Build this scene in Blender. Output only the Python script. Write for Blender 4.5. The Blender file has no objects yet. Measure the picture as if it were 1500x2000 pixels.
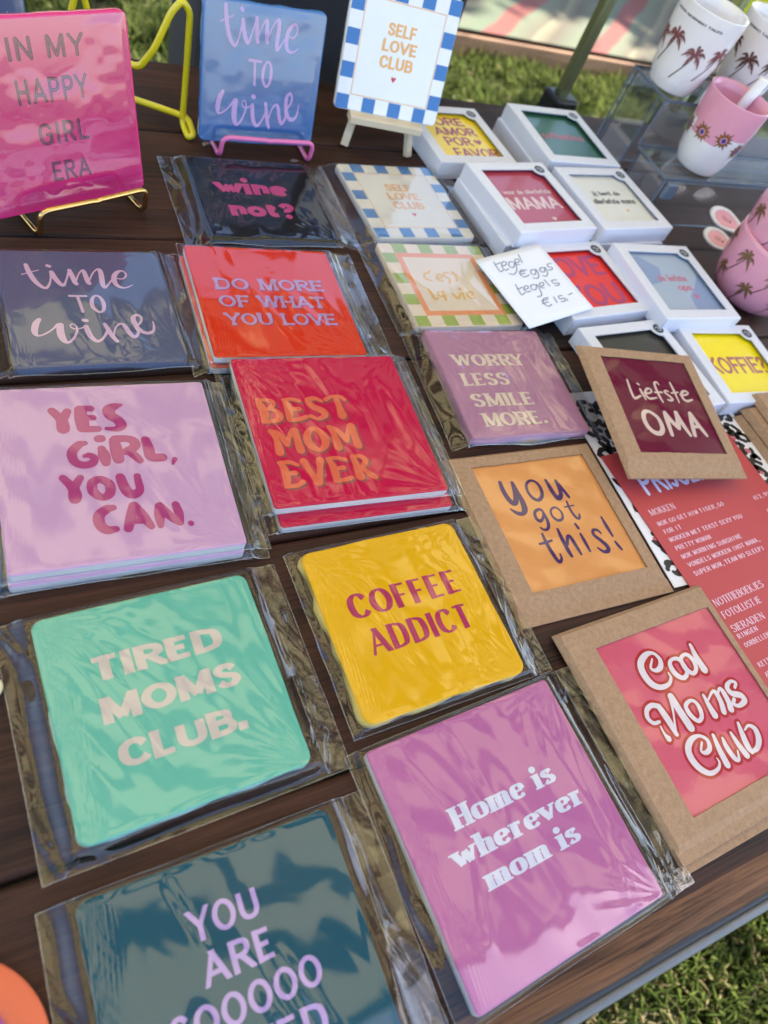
import bpy, bmesh, math, random
import numpy as np
from mathutils import Vector, Matrix
from mathutils.geometry import delaunay_2d_cdt

# ---------------------------------------------------------------- camera, world, sun, exposure
SC = bpy.context.scene
COL = SC.collection
cam_d = bpy.data.cameras.new('camera')
cam = bpy.data.objects.new('camera', cam_d)
COL.objects.link(cam)
SC.camera = cam
_R = Vector((0.88220641, -0.35665903, 0.30741859)).normalized()
_F = Vector((0.44753576, 0.43218026, -0.78289971)).normalized()
_U = _R.cross(_F)
M = Matrix((_R, _U, -_F)).transposed().to_4x4()
M.translation = Vector((0, 0, 0.44917647))
cam.matrix_world = M
cam_d.sensor_fit = 'VERTICAL'
cam_d.sensor_height = 36.0
cam_d.sensor_width = 27.0
cam_d.lens = 36.0 * 1428.5 / 2000.0
cam_d.clip_start = 0.02
cam_d.clip_end = 300
cam_d.dof.use_dof = True
cam_d.dof.focus_distance = 0.56
cam_d.dof.aperture_fstop = 6.3

world = bpy.data.worlds.new('World')
SC.world = world
world.use_nodes = True
nt = world.node_tree
sky = nt.nodes.new('ShaderNodeTexSky')
sky.sky_type = 'NISHITA'
sky.sun_disc = False
SUN_EL, SUN_AZ = math.radians(52), math.radians(-3)      # azimuth measured from +x towards +y
sky.sun_elevation = SUN_EL
sky.sun_rotation = math.radians(90) - SUN_AZ
sky.air_density = 1.0
sky.dust_density = 1.2
bg = nt.nodes['Background']
bg.inputs[1].default_value = 0.14
nt.links.new(sky.outputs[0], bg.inputs[0])
sun_d = bpy.data.lights.new('sun', 'SUN')
sun_d.energy = 5.0
sun_d.angle = math.radians(0.55)
sun_d.color = (1.0, 0.93, 0.82)
sun = bpy.data.objects.new('sun', sun_d)
COL.objects.link(sun)
sv = Vector((math.cos(SUN_EL) * math.cos(SUN_AZ), math.cos(SUN_EL) * math.sin(SUN_AZ), math.sin(SUN_EL)))
sun.rotation_euler = sv.to_track_quat('Z', 'Y').to_euler()
SC.view_settings.view_transform = 'Standard'
SC.view_settings.look = 'None'
SC.view_settings.gamma = 1
SC.view_settings.use_curve_mapping = False
SC.view_settings.exposure = 1.95
SC.cycles.use_denoising = True
SC.cycles.transparent_max_bounces = 24
SC.cycles.max_bounces = 8
SC.cycles.sample_clamp_indirect = 6.0
SC.cycles.caustics_reflective = False
SC.cycles.caustics_refractive = False

# ---------------------------------------------------------------- material helpers
def lin(c):
    return tuple(((v / 255) / 12.92 if v / 255 <= 0.04045 else ((v / 255 + 0.055) / 1.055) ** 2.4) for v in c) + (1,)
MATS = {}
def new_mat(name):
    m = bpy.data.materials.new(name); m.use_nodes = True
    b = m.node_tree.nodes['Principled BSDF']
    return m, m.node_tree, b
def noise_node(t, scale, detail=3, coords='Object', rough=.5, dist=0, vec=None, mapscale=None):
    n = t.nodes.new('ShaderNodeTexNoise'); n.inputs['Scale'].default_value = scale
    n.inputs['Detail'].default_value = detail; n.inputs['Roughness'].default_value = rough
    n.inputs['Distortion'].default_value = dist
    tc = t.nodes.new('ShaderNodeTexCoord')
    src = tc.outputs[coords]
    if mapscale:
        mp = t.nodes.new('ShaderNodeMapping'); mp.inputs['Scale'].default_value = mapscale
        t.links.new(src, mp.inputs[0]); src = mp.outputs[0]
    t.links.new(src, n.inputs['Vector'])
    return n
def mat(name, rgb, rough=.5, metal=0, coat=0, coat_rough=.05, bump=0, bscale=400, var=.06, vscale=30, spec=.5, trans=0):
    """plain surface with slight colour variation and fine relief; rgb in 0-255 display values"""
    key = name
    if key in MATS: return MATS[key]
    m, t, b = new_mat(name)
    col = lin(rgb)
    b.inputs['Roughness'].default_value = rough
    b.inputs['Metallic'].default_value = metal
    b.inputs['Coat Weight'].default_value = coat
    b.inputs['Coat Roughness'].default_value = coat_rough
    b.inputs['Specular IOR Level'].default_value = spec
    n = noise_node(t, vscale, 4)
    mx = t.nodes.new('ShaderNodeMix'); mx.data_type = 'RGBA'
    mx.inputs[6].default_value = tuple(max(0, c * (1 - var)) for c in col[:3]) + (1,)
    mx.inputs[7].default_value = tuple(min(1, c * (1 + var)) for c in col[:3]) + (1,)
    t.links.new(n.outputs[0], mx.inputs[0]); t.links.new(mx.outputs[2], b.inputs['Base Color'])
    if bump:
        n2 = noise_node(t, bscale, 4)
        bp = t.nodes.new('ShaderNodeBump'); bp.inputs['Strength'].default_value = bump
        bp.inputs['Distance'].default_value = .001
        t.links.new(n2.outputs[0], bp.inputs['Height']); t.links.new(bp.outputs[0], b.inputs['Normal'])
    MATS[key] = m
    return m
def glaze(name, rgb, rough=.28, var=.04, spec=.5, coat=.25):
    return mat('glaze_' + name, rgb, rough=rough, coat=coat, coat_rough=.08, bump=.08, bscale=900, var=var, vscale=60, spec=spec)

def film_mat(name, k=2.0, rough=.03, milky=0.0, cap=.5):
    m = bpy.data.materials.new(name); m.use_nodes = True; t = m.node_tree
    t.nodes.clear()
    o = t.nodes.new('ShaderNodeOutputMaterial')
    tr = t.nodes.new('ShaderNodeBsdfTransparent'); tr.inputs[0].default_value = (.99, .99, .99, 1)
    gl = t.nodes.new('ShaderNodeBsdfGlossy'); gl.inputs['Roughness'].default_value = rough
    gl.inputs[0].default_value = (.97, .98, 1, 1)
    fr = t.nodes.new('ShaderNodeFresnel'); fr.inputs[0].default_value = 1.5
    # fine relief of the film
    n = noise_node(t, 200, 1, dist=1.0)
    n2 = noise_node(t, 22, 1, dist=1.5)
    ad = t.nodes.new('ShaderNodeMath'); ad.operation = 'MULTIPLY_ADD'; ad.inputs[1].default_value = .03
    t.links.new(n.outputs[0], ad.inputs[0]); t.links.new(n2.outputs[0], ad.inputs[2])
    bp = t.nodes.new('ShaderNodeBump'); bp.inputs['Strength'].default_value = .10; bp.inputs['Distance'].default_value = .0012
    t.links.new(ad.outputs[0], bp.inputs['Height'])
    t.links.new(bp.outputs[0], gl.inputs['Normal'])
    mu = t.nodes.new('ShaderNodeMath'); mu.operation = 'MULTIPLY'; mu.inputs[1].default_value = k; mu.use_clamp = True
    t.links.new(fr.outputs[0], mu.inputs[0])
    mn = t.nodes.new('ShaderNodeMath'); mn.operation = 'MINIMUM'; mn.inputs[1].default_value = cap
    t.links.new(mu.outputs[0], mn.inputs[0])
    mx = t.nodes.new('ShaderNodeMixShader')
    t.links.new(mn.outputs[0], mx.inputs[0]); t.links.new(tr.outputs[0], mx.inputs[1]); t.links.new(gl.outputs[0], mx.inputs[2])
    last = mx.outputs[0]
    if milky:
        df = t.nodes.new('ShaderNodeBsdfDiffuse'); df.inputs[0].default_value = (.8, .8, .8, 1)
        m2 = t.nodes.new('ShaderNodeMixShader'); m2.inputs[0].default_value = milky
        t.links.new(last, m2.inputs[1]); t.links.new(df.outputs[0], m2.inputs[2]); last = m2.outputs[0]
    t.links.new(last, o.inputs[0])
    return m
FILM = film_mat('cellophane', 1.2, .045, .003, .38)
FILM_WIN = film_mat('clear_sheet', .8, .03, .0)
FILM_UP = film_mat('cellophane_tight', 1.25, .02, .0)
FILM_EDGE = film_mat('cellophane_edge', 2.4, .12, .16)
ACRYL = film_mat('clear_acrylic', .5, .02, .004, .2)
ACRYL_EDGE = mat('acrylic_edge', (92, 104, 122), rough=.15, var=.1, vscale=40)

def wood_mat(name, dark, light, rough=.42, seed=0.0, coat=.25, knots=True, spec=.4):
    m, t, b = new_mat(name)
    tc = t.nodes.new('ShaderNodeTexCoord')
    oi = t.nodes.new('ShaderNodeObjectInfo')
    add = t.nodes.new('ShaderNodeVectorMath'); add.operation = 'ADD'
    cmb = t.nodes.new('ShaderNodeCombineXYZ')
    ml = t.nodes.new('ShaderNodeMath'); ml.operation = 'MULTIPLY'; ml.inputs[1].default_value = 31.7
    t.links.new(oi.outputs['Random'], ml.inputs[0])
    t.links.new(ml.outputs[0], cmb.inputs[0]); t.links.new(ml.outputs[0], cmb.inputs[1])
    t.links.new(tc.outputs['Object'], add.inputs[0]); t.links.new(cmb.outputs[0], add.inputs[1])
    def nz(sc, det, dist, ms, rough=.6):
        mp = t.nodes.new('ShaderNodeMapping'); mp.inputs['Scale'].default_value = ms
        t.links.new(add.outputs[0], mp.inputs[0])
        n = t.nodes.new('ShaderNodeTexNoise'); n.inputs['Scale'].default_value = sc
        n.inputs['Detail'].default_value = det; n.inputs['Distortion'].default_value = dist
        n.inputs['Roughness'].default_value = rough
        t.links.new(mp.outputs[0], n.inputs['Vector']); return n
    g1 = nz(26, 6, 1.2, (.10, 1, 1))        # long grain bands
    g2 = nz(330, 6, 1.0, (.022, 1, 1), .75)   # fine grain
    g3 = nz(5, 3, .5, (.5, 1, 1))           # stain patches
    r1 = t.nodes.new('ShaderNodeValToRGB')
    r1.color_ramp.elements[0].position = .57; r1.color_ramp.elements[0].color = lin(dark)
    r1.color_ramp.elements[1].position = .99; r1.color_ramp.elements[1].color = lin(light)
    a = t.nodes.new('ShaderNodeMath'); a.operation = 'MULTIPLY_ADD'; a.inputs[1].default_value = .40
    a2 = t.nodes.new('ShaderNodeMath'); a2.operation = 'MULTIPLY_ADD'; a2.inputs[1].default_value = .62
    s0 = t.nodes.new('ShaderNodeMath'); s0.operation = 'MULTIPLY'; s0.inputs[1].default_value = .42
    t.links.new(g3.outputs[0], s0.inputs[0])
    t.links.new(g2.outputs[0], a2.inputs[0]); t.links.new(s0.outputs[0], a2.inputs[2])
    t.links.new(g1.outputs[0], a.inputs[0]); t.links.new(a2.outputs[0], a.inputs[2])
    t.links.new(a.outputs[0], r1.inputs[0]); t.links.new(r1.outputs[0], b.inputs['Base Color'])
    bp = t.nodes.new('ShaderNodeBump'); bp.inputs['Strength'].default_value = .6; bp.inputs['Distance'].default_value = .0012
    t.links.new(a.outputs[0], bp.inputs['Height']); t.links.new(bp.outputs[0], b.inputs['Normal'])
    b.inputs['Roughness'].default_value = rough
    b.inputs['Coat Weight'].default_value = coat; b.inputs['Coat Roughness'].default_value = .25; b.inputs['Specular IOR Level'].default_value = spec
    return m

def kraft_mat():
    m, t, b = new_mat('kraft_paper')
    n = noise_node(t, 1500, 6, rough=.8); n1 = noise_node(t, 260, 5, rough=.7)
    a = t.nodes.new('ShaderNodeMath'); a.operation = 'ADD'
    t.links.new(n.outputs[0], a.inputs[0]); t.links.new(n1.outputs[0], a.inputs[1])
    r = t.nodes.new('ShaderNodeMapRange'); r.inputs[1].default_value = .6; r.inputs[2].default_value = 1.4
    t.links.new(a.outputs[0], r.inputs[0])
    mx = t.nodes.new('ShaderNodeMix'); mx.data_type = 'RGBA'
    mx.inputs[6].default_value = lin((132, 98, 70)); mx.inputs[7].default_value = lin((182, 146, 112))
    t.links.new(r.outputs[0], mx.inputs[0]); t.links.new(mx.outputs[2], b.inputs['Base Color'])
    bp = t.nodes.new('ShaderNodeBump'); bp.inputs['Strength'].default_value = .25; bp.inputs['Distance'].default_value = .0005
    t.links.new(a.outputs[0], bp.inputs['Height']); t.links.new(bp.outputs[0], b.inputs['Normal'])
    b.inputs['Roughness'].default_value = .75
    return m
KRAFT = kraft_mat()

# ---------------------------------------------------------------- object helpers
def mesh_obj(name, V, Fc, material, parent=None, smooth=False, loc=None, rotz=None):
    me = bpy.data.meshes.new(name); me.from_pydata([tuple(v) for v in V], [], [tuple(f) for f in Fc])
    mats = material if isinstance(material, (list, tuple)) else [material]
    for q in mats: me.materials.append(q)
    if smooth: me.polygons.foreach_set('use_smooth', [True] * len(me.polygons))
    me.update()
    o = bpy.data.objects.new(name, me); COL.objects.link(o)
    if parent is not None: o.parent = parent
    if loc is not None: o.location = loc
    if rotz is not None: o.rotation_euler = (0, 0, rotz)
    return o
def thing(name, label, cat, loc=(0, 0, 0), rot=(0, 0, 0), group=None):
    o = bpy.data.objects.new(name, None); COL.objects.link(o)
    o.empty_display_size = .02
    o.location = loc; o.rotation_euler = rot
    o['label'] = label; o['category'] = cat
    if group: o['group'] = group
    return o
def tag(o, label, cat, group=None):
    o['label'] = label; o['category'] = cat
    if group: o['group'] = group
    return o
def bm_obj(name, bm, material, parent=None, smooth=False, auto=None):
    me = bpy.data.meshes.new(name); bm.normal_update(); bm.to_mesh(me); bm.free()
    for q in (material if isinstance(material, (list, tuple)) else [material]): me.materials.append(q)
    if smooth: me.polygons.foreach_set('use_smooth', [True] * len(me.polygons))
    o = bpy.data.objects.new(name, me); COL.objects.link(o)
    if parent is not None: o.parent = parent
    return o
def box_bm(sx, sy, sz, c=(0, 0, 0), bevel=0, seg=2, bm=None):
    b = bm or bmesh.new()
    r = bmesh.ops.create_cube(b, size=1)
    bmesh.ops.scale(b, vec=(sx, sy, sz), verts=r['verts'])
    bmesh.ops.translate(b, vec=c, verts=r['verts'])
    if bevel:
        es = list({e for v in r['verts'] for e in v.link_edges})
        bmesh.ops.bevel(b, geom=es, offset=bevel, segments=seg, profile=.5, affect='EDGES')
    return b
def box(name, sx, sy, sz, c, material, parent=None, bevel=0, seg=2):
    return bm_obj(name, box_bm(sx, sy, sz, c, bevel, seg), material, parent)
def cat_pts(P, closed=False, n=6):
    """Catmull-Rom through the points (any dimension)"""
    P = [np.array(p, float) for p in P]
    if len(P) < 3: return P
    out = []
    N = len(P)
    rng = range(N) if closed else range(N - 1)
    for i in rng:
        if closed: a, b, c, d = P[i - 1], P[i], P[(i + 1) % N], P[(i + 2) % N]
        else:
            b, c = P[i], P[i + 1]
            a = P[i - 1] if i > 0 else 2 * b - c
            d = P[i + 2] if i + 2 < N else 2 * c - b
        for k in range(n):
            t = k / n
            out.append(.5 * ((2 * b) + (-a + c) * t + (2 * a - 5 * b + 4 * c - d) * t * t + (-a + 3 * b - 3 * c + d) * t ** 3))
    if not closed: out.append(P[-1])
    return out
def tube(name, pts, r, material, parent=None, seg=10, closed=False, smooth_n=0):
    if smooth_n: pts = cat_pts(pts, closed, smooth_n)
    P = [Vector(p) for p in pts]; N = len(P)
    V = []; Fc = []
    prev = None
    for i, p in enumerate(P):
        if closed: tg = (P[(i + 1) % N] - P[i - 1])
        else: tg = P[min(i + 1, N - 1)] - P[max(i - 1, 0)]
        tg.normalize()
        if prev is None:
            prev = tg.orthogonal().normalized()
        prev = (prev - tg * prev.dot(tg)).normalized()
        q = tg.cross(prev)
        rr = r[i] if isinstance(r, (list, tuple)) else r
        for k in range(seg):
            a = 2 * math.pi * k / seg
            V.append(p + (prev * math.cos(a) + q * math.sin(a)) * rr)
    M_ = N if closed else N - 1
    for i in range(M_):
        for k in range(seg):
            a = i * seg + k; b = i * seg + (k + 1) % seg
            c = ((i + 1) % N) * seg + (k + 1) % seg; d = ((i + 1) % N) * seg + k
            Fc.append((a, b, c, d))
    if not closed:
        Fc.append(tuple(range(seg))[::-1]); Fc.append(tuple((N - 1) * seg + k for k in range(seg)))
    return mesh_obj(name, V, Fc, material, parent, smooth=True)
def rounded_poly(pts, r, n=5):
    """rounds the corners of a polyline of 3-D points"""
    out = [Vector(pts[0])]
    for i in range(1, len(pts) - 1):
        a, b, c = Vector(pts[i - 1]), Vector(pts[i]), Vector(pts[i + 1])
        u = (a - b); v = (c - b); rr = min(r, u.length * .45, v.length * .45)
        p0 = b + u.normalized() * rr; p1 = b + v.normalized() * rr
        for k in range(n + 1):
            t = k / n; out.append(p0 * (1 - t) ** 2 + b * 2 * t * (1 - t) + p1 * t * t)
    out.append(Vector(pts[-1]))
    return out
def lathe(name, prof, material, parent=None, seg=64):
    V = []; Fc = []; n = len(prof)
    for k in range(seg):
        a = 2 * math.pi * k / seg
        for r, z in prof: V.append((r * math.cos(a), r * math.sin(a), z))
    for k in range(seg):
        for i in range(n - 1):
            a = k * n + i; b = ((k + 1) % seg) * n + i
            Fc.append((a, b, b + 1, a + 1))
    return mesh_obj(name, V, Fc, material, parent, smooth=True)

# ---------------------------------------------------------------- flat print: strokes -> one clean mesh
def ribbon_faces(pts, closed, rnd=True, ext=0, clip=None):
    """pts: [(x, y, w)]; returns convex polygons covering the stroke"""
    P = np.array(pts, float); N = len(P)
    polys = []
    T = np.zeros((N, 2))
    for i in range(N):
        if closed: d = P[(i + 1) % N, :2] - P[i - 1, :2]
        else: d = P[min(i + 1, N - 1), :2] - P[max(i - 1, 0), :2]
        T[i] = d / (np.hypot(*d) + 1e-9)
    nrm = np.c_[-T[:, 1], T[:, 0]]
    hw = P[:, 2:3] / 2
    Lf = P[:, :2] + nrm * hw; Rt = P[:, :2] - nrm * hw
    for i in range(N if closed else N - 1):
        j = (i + 1) % N
        polys.append(hull([tuple(Lf[i]), tuple(Rt[i]), tuple(Rt[j]), tuple(Lf[j])]))
    if rnd and not closed:
        for i in (0, N - 1):
            r = P[i, 2] / 2
            polys.append([(P[i, 0] + r * math.cos(a), P[i, 1] + r * math.sin(a)) for a in np.linspace(0, 2 * math.pi, 14, endpoint=False)])
    return polys
def hull(P):
    P = sorted(set(P))
    if len(P) < 3: return P
    def half(Q):
        h = []
        for p in Q:
            while len(h) > 1 and (h[-1][0] - h[-2][0]) * (p[1] - h[-2][1]) - (h[-1][1] - h[-2][1]) * (p[0] - h[-2][0]) <= 1e-9: h.pop()
            h.append(p)
        return h[:-1]
    return half(P) + half(P[::-1])
def clip_poly(poly, lo, hi):
    for sgn, lim in ((1, lo), (-1, hi)):
        out = []
        for i in range(len(poly)):
            a, b = poly[i - 1], poly[i]
            da, db = sgn * (a[1] - lim), sgn * (b[1] - lim)
            if (da >= 0) != (db >= 0):
                t = da / (da - db); out.append((a[0] + t * (b[0] - a[0]), lim))
            if db >= 0: out.append(b)
        poly = out
        if len(poly) < 3: return None
    return poly
def union(polys, eps=1e-4):
    V = []; Fc = []
    for p in polys:
        if p is None or len(p) < 3: continue
        ar = sum(p[i - 1][0] * p[i][1] - p[i][0] * p[i - 1][1] for i in range(len(p)))
        if abs(ar) < 1e-4: continue
        if ar < 0: p = p[::-1]
        b = len(V); V += [Vector(q) for q in p]; Fc.append(list(range(b, b + len(p))))
    if not Fc: return [], []
    vs, es, fs, ov, oe, of = delaunay_2d_cdt(V, [], Fc, 0, eps)
    keep = [f for f, o in zip(fs, of) if o]
    used = sorted({i for f in keep for i in f}); ix = {u: k for k, u in enumerate(used)}
    return [(vs[u].x, vs[u].y) for u in used], [tuple(ix[i] for i in f) for f in keep]

G = {
'A': '80|-5,0 40,100;40,100 76,0;-17,31 62,31', 'B': '68|9,0 9,100;c9,98 36,98 56,90 57,66 42,54 9,53;c9,53 42,53 62,42 62,14 42,2 9,2',
'C': '72|c66,76 52,95 32,98 12,82 6,50 12,18 32,2 53,5 68,22', 'D': '76|9,0 9,100;c9,98 34,98 60,86 68,50 60,14 34,2 9,2',
'E': '60|9,0 9,100;-9,98 56,98;-9,52 48,52;-9,2 58,2', 'F': '56|9,0 9,100;-9,98 54,98;-9,50 46,50',
'G': '78|c67,78 52,95 32,98 12,82 6,50 12,18 32,2 54,4 68,16;68,8 68,48;-44,48 68,48', 'H': '76|9,0 9,100;66,0 66,100;-9,51 66,51',
'I': '20|10,0 10,100', 'J': '50|c40,100 40,64 39,24 26,3 6,10', 'K': '72|9,0 9,100;-62,100 10,44;26,56 66,0', 'L': '56|9,0 9,100;-9,2 54,2',
'M': '94|-9,0 10,100;13,100 47,4;-47,4 81,100;84,0 84,100', 'N': '78|-9,0 9,100;9,100 68,0;-68,0 68,100',
'O': '82|o41,98 17,84 6,50 17,16 41,2 65,16 76,50 65,84', 'P': '66|9,0 9,100;c9,98 40,98 59,88 59,60 40,47 9,47',
'R': '70|9,0 9,100;c9,98 40,98 59,88 59,62 40,49 9,49;34,49 66,0', 'S': '62|c54,80 42,97 20,97 8,78 16,60 32,52 50,41 56,22 42,3 20,3 6,20',
'T': '64|32,0 32,100;-1,98 63,98', 'U': '76|c9,100 9,68 9,32 18,10 38,2 58,10 67,32 67,68 67,100', 'V': '76|2,100 38,2;-38,2 73,100',
'W': '106|2,100 29,2;-29,2 53,98;53,98 77,2;-77,2 103,100', 'X': '70|4,100 66,0;-64,100 6,0', 'Y': '70|2,100 35,46;-68,100 35,46;35,0 35,48',
'1': '40|22,0 22,100;-6,82 22,98', '3': '60|c6,84 26,97 50,88 48,64 26,53;c26,53 54,48 54,16 30,2 4,16', '9': '60|c52,66 40,44 14,48 6,72 20,96 42,94 54,70 48,28 20,2',
'5': '60|-12,98 50,98;-12,98 10,56;c10,56 34,64 54,44 48,12 24,2 4,12', '0': '58|o29,98 9,80 6,50 9,20 29,2 49,20 52,50 49,80',
'.': '22|d11,11', ',': '22|11,12 4,-16', '(': '30|c24,104 10,70 10,30 24,-4', ')': '30|c6,104 20,70 20,30 6,-4', '-': '40|-4,40 36,40',
'o': '62|o31,69 12,60 5,35 12,10 31,1 50,10 57,35 50,60', 'm': '98|9,0 9,70;c9,42 18,62 32,68 46,60 47,40 47,0;c47,42 56,62 70,68 84,60 85,40 85,0',
'n': '60|9,0 9,70;c9,42 18,62 32,68 48,60 49,40 49,0', 'h': '60|9,0 9,104;c9,42 18,62 32,68 48,60 49,40 49,0',
'e': '60|-7,36 52,37;c53,37 48,60 30,69 11,60 5,35 11,10 32,1 54,13', 'i': '22|11,0 11,70;d11,94', 's': '52|c43,54 34,68 17,68 8,54 14,44 26,37 40,29 46,16 36,2 17,2 6,14',
'c': '52|c50,58 34,69 18,66 6,50 6,20 18,4 34,1 50,14', 'a': '58|49,0 49,70;o30,69 12,60 6,35 12,10 30,1 46,16 48,52', 'f': '42|c40,94 28,99 18,88 18,60 18,0;-1,66 38,66', 'l': '22|11,0 11,104', 'd': '60|50,0 50,104;o30,69 12,60 6,35 12,10 30,1 46,16 48,52', 'b': '60|9,0 9,104;o30,69 12,56 11,14 30,1 48,10 54,35 48,60', 'p': '60|9,-30 9,70;o30,69 12,56 11,14 30,1 48,10 54,35 48,60', 'j': '22|c12,70 12,0 8,-22 -4,-26;d11,94', 'u': '60|c9,70 9,24 18,5 32,2 44,14 49,30;49,0 49,70',
'w': '90|1,70 25,1;-25,1 45,64;45,64 64,1;-64,1 87,70', 'r': '46|9,0 9,70;c9,40 16,60 28,67 42,61', 'v': '62|1,70 31,1;-31,1 59,70',
't': '46|c17,94 17,60 17,18 26,3 43,8;-1,67 40,67', '?': '54|c6,76 20,97 42,94 48,74 36,56 25,44 25,32;d25,9',
}
STY = {  # stem, horizontal, round caps, serif overhang, serif thickness, x-scale, thin-stroke factor, flare, tracking
'A': (30, 21, 0, 0, 0, 1.08, 1, 0, 5), 'C': (17, 13, 1, 0, 0, .95, 1, .75, 12), 'D': (31, 11, 0, 7, 9, .92, .55, 0, 8), 'E': (24, 10, 0, 8, 8, .92, .6, 0, 9),
'H': (24, 9, 0, 0, 0, .86, .45, 0, 12), 'K': (19, 15, 0, 0, 0, .92, .85, 0, 16), 'J': (21, 17, 1, 0, 0, .8, 1, 0, 10), 'W': (30, 24, 0, 0, 0, 1.05, 1, 0, 5),
'M': (13, 11, 0, 0, 0, .7, 1, 0, 10), 'N': (10, 5, 0, 4, 3, .62, .6, 0, 16), 'T': (15, 15, 1, 0, 0, .85, 1, 0, 22), 'B': (16, 15, 1, 0, 0, .85, 1, 0, 10),
}
_GC = {}
def glyph(ch, sty):
    k = (ch, sty)
    if k in _GC: return _GC[k]
    wv, wh, rnd, so, stt, xs, thin, flare, trk = STY[sty]
    wd, body = G[ch].split('|'); wd = float(wd)
    polys = []
    body_max = 0
    ser = []
    for st in body.split(';'):
        if st[0] == 'd':
            x, y = map(float, st[1:].split(',')); r = wv * .52
            x = x * xs + (wv - 18) / 2
            if ch in '.': y = r
            if sty in 'AKMW' and ch == '.':
                polys.append([(x - r, 0), (x + r, 0), (x + r, 2 * r), (x - r, 2 * r)])
            else: polys.append([(x + r * math.cos(a), y + r * math.sin(a)) for a in np.linspace(0, 2 * math.pi, 18, endpoint=False)])
            continue
        md = st[0]; isthin = md == '-'
        s2 = st[1:] if md in 'co-' else st
        pts = [tuple(map(float, p.split(','))) for p in s2.split()]
        hh = wh / 2
        top = 70 if (ch in 'omnewrvscau' or (ch in 'bdp' and md == 'o') or (ch == 'i') or (ch in 'hn' and md == 'c')) else 100
        if rnd:
            m_ = max(wv, wh) / 2
            pts = [(x * xs + (wv - 18) / 2, m_ + y / top * (top - 2 * m_)) if True else 0 for x, y in pts]
        else:
            pts = [(x * xs + (wv - 18) / 2, hh + (y / top) * (top - 2 * hh)) for x, y in pts]
        ends = (pts[0], pts[-1])
        if md == 'c': pts = [tuple(p) for p in cat_pts(pts, False, 7)]
        if md == 'o': pts = [tuple(p) for p in cat_pts(pts, True, 7)]
        if md not in 'co':
            n = 9 if flare else 1
            a, b = np.array(pts[0]), np.array(pts[-1]); d = (b - a) / np.hypot(*(b - a))
            if not rnd and abs(d[1]) > .45:
                e = wh * .5 / abs(d[1]) + 3
                if min(a[1], b[1]) < hh + 1 or True:
                    lo_a = a[1] < b[1]
                    if (a[1] <= hh + .5) or (a[1] >= top - hh - .5): a = a - d * e
                    if (b[1] <= hh + .5) or (b[1] >= top - hh - .5) or b[1] > 100 - hh - 1: b = b + d * e
            pts = [tuple(a + (b - a) * t) for t in np.linspace(0, 1, n + 1)]
        P = np.array(pts); N = len(P); W = []
        for i in range(N):
            if md == 'o': d = P[(i + 1) % N] - P[i - 1]
            else: d = P[min(i + 1, N - 1)] - P[max(i - 1, 0)]
            d = d / (np.hypot(*d) + 1e-9)
            w = math.sqrt((wv * abs(d[1])) ** 2 + (wh * abs(d[0])) ** 2)
            if isthin and abs(d[1]) > .3: w *= thin
            if flare and md != 'o':
                u = i / (N - 1); w *= 1 + flare * (abs(2 * u - 1) ** 2.2) - .12
            W.append(w)
        pp = ribbon_faces([(x, y, w) for (x, y), w in zip(P, W)], md == 'o', rnd=bool(rnd))
        hi = top if ch not in 'h' or md == 'c' else 104
        if ch in ',()Qpjldb': polys += pp
        elif ch in 't': polys += [clip_poly(q, 0, 100) for q in pp]
        else: polys += [clip_poly(q, 0, hi if not (md in 'co') else hi + 1) for q in pp]
        if so and md != 'o':
            tops = 104 if (ch == 'h' and md != 'c') else top
            for (x, y) in ends:
                vert = abs(pts[0][1] - pts[-1][1]) > 30
                if not vert or md == 'c' and not (ch in 'hmn' and y < 20): continue
                if y <= hh + 1 and not (ch in 'VWvw'): yy = (0, stt)
                elif y >= tops - hh - 1.5 and ch not in 'AMN': yy = (tops - stt, tops)
                elif y >= tops - hh - 1.5 and ch in 'MN' and x < 40: yy = (tops - stt, tops)
                else: continue
                w2 = (wv * (thin if isthin else 1)) / 2 + so
                l = x - w2; r = x + w2
                if ch in 'nmhri' and yy[0] > 10: r = x
                polys.append([(l, yy[0]), (r, yy[0]), (r, yy[1]), (l, yy[1])])
        if so and md == '-' and ch in 'EFLT' :
            xe = max(p[0] for p in ends); yb = ends[0][1]
            hgt = 14 if ch != 'T' else 12
            for xx in ([xe] if ch != 'T' else [xe, min(p[0] for p in ends)]):
                y0, y1 = (0, 6 + hgt) if yb < 20 else ((100 - 6 - hgt, 100) if yb > 80 else (yb - hgt / 2 - 2, yb + hgt / 2 + 2))
                polys.append([(xx - stt * .8, y0), (xx, y0), (xx, y1), (xx - stt * .8, y1)])
    vs, fs = union(polys, 1e-3)
    adv = wd * xs + (wv - 18) + trk
    _GC[k] = (vs, fs, adv)
    return _GC[k]
def text_geo(txt, sty, u0, u1, v0, v1, mono=False):
    """lays a word out between u0..u1 with cap height v0..v1 (mm); returns verts and faces"""
    x = 0; parts = []
    for ch in txt:
        if ch == ' ': x += 40 * STY[sty][5] + 6; continue
        vs, fs, adv = glyph(ch, sty)
        if mono:
            k = min(60 / adv, 1.1); o_ = (60 - adv * k) / 2; parts.append(([(x + o_ + a * k, b) for a, b in vs], fs)); x += 60 + 8
        else:
            parts.append(([(x + a, b) for a, b in vs], fs)); x += adv
    xs_ = [a for vs, fs in parts for a, b in vs]; x0, x1 = min(xs_), max(xs_)
    sx = (u1 - u0) / (x1 - x0); sy = (v1 - v0) / 100
    V = []; Fc = []
    for vs, fs in parts:
        b = len(V); V += [(u0 + (a - x0) * sx, v0 + c * sy) for a, c in vs]; Fc += [tuple(i + b for i in f) for f in fs]
    return V, Fc
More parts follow.
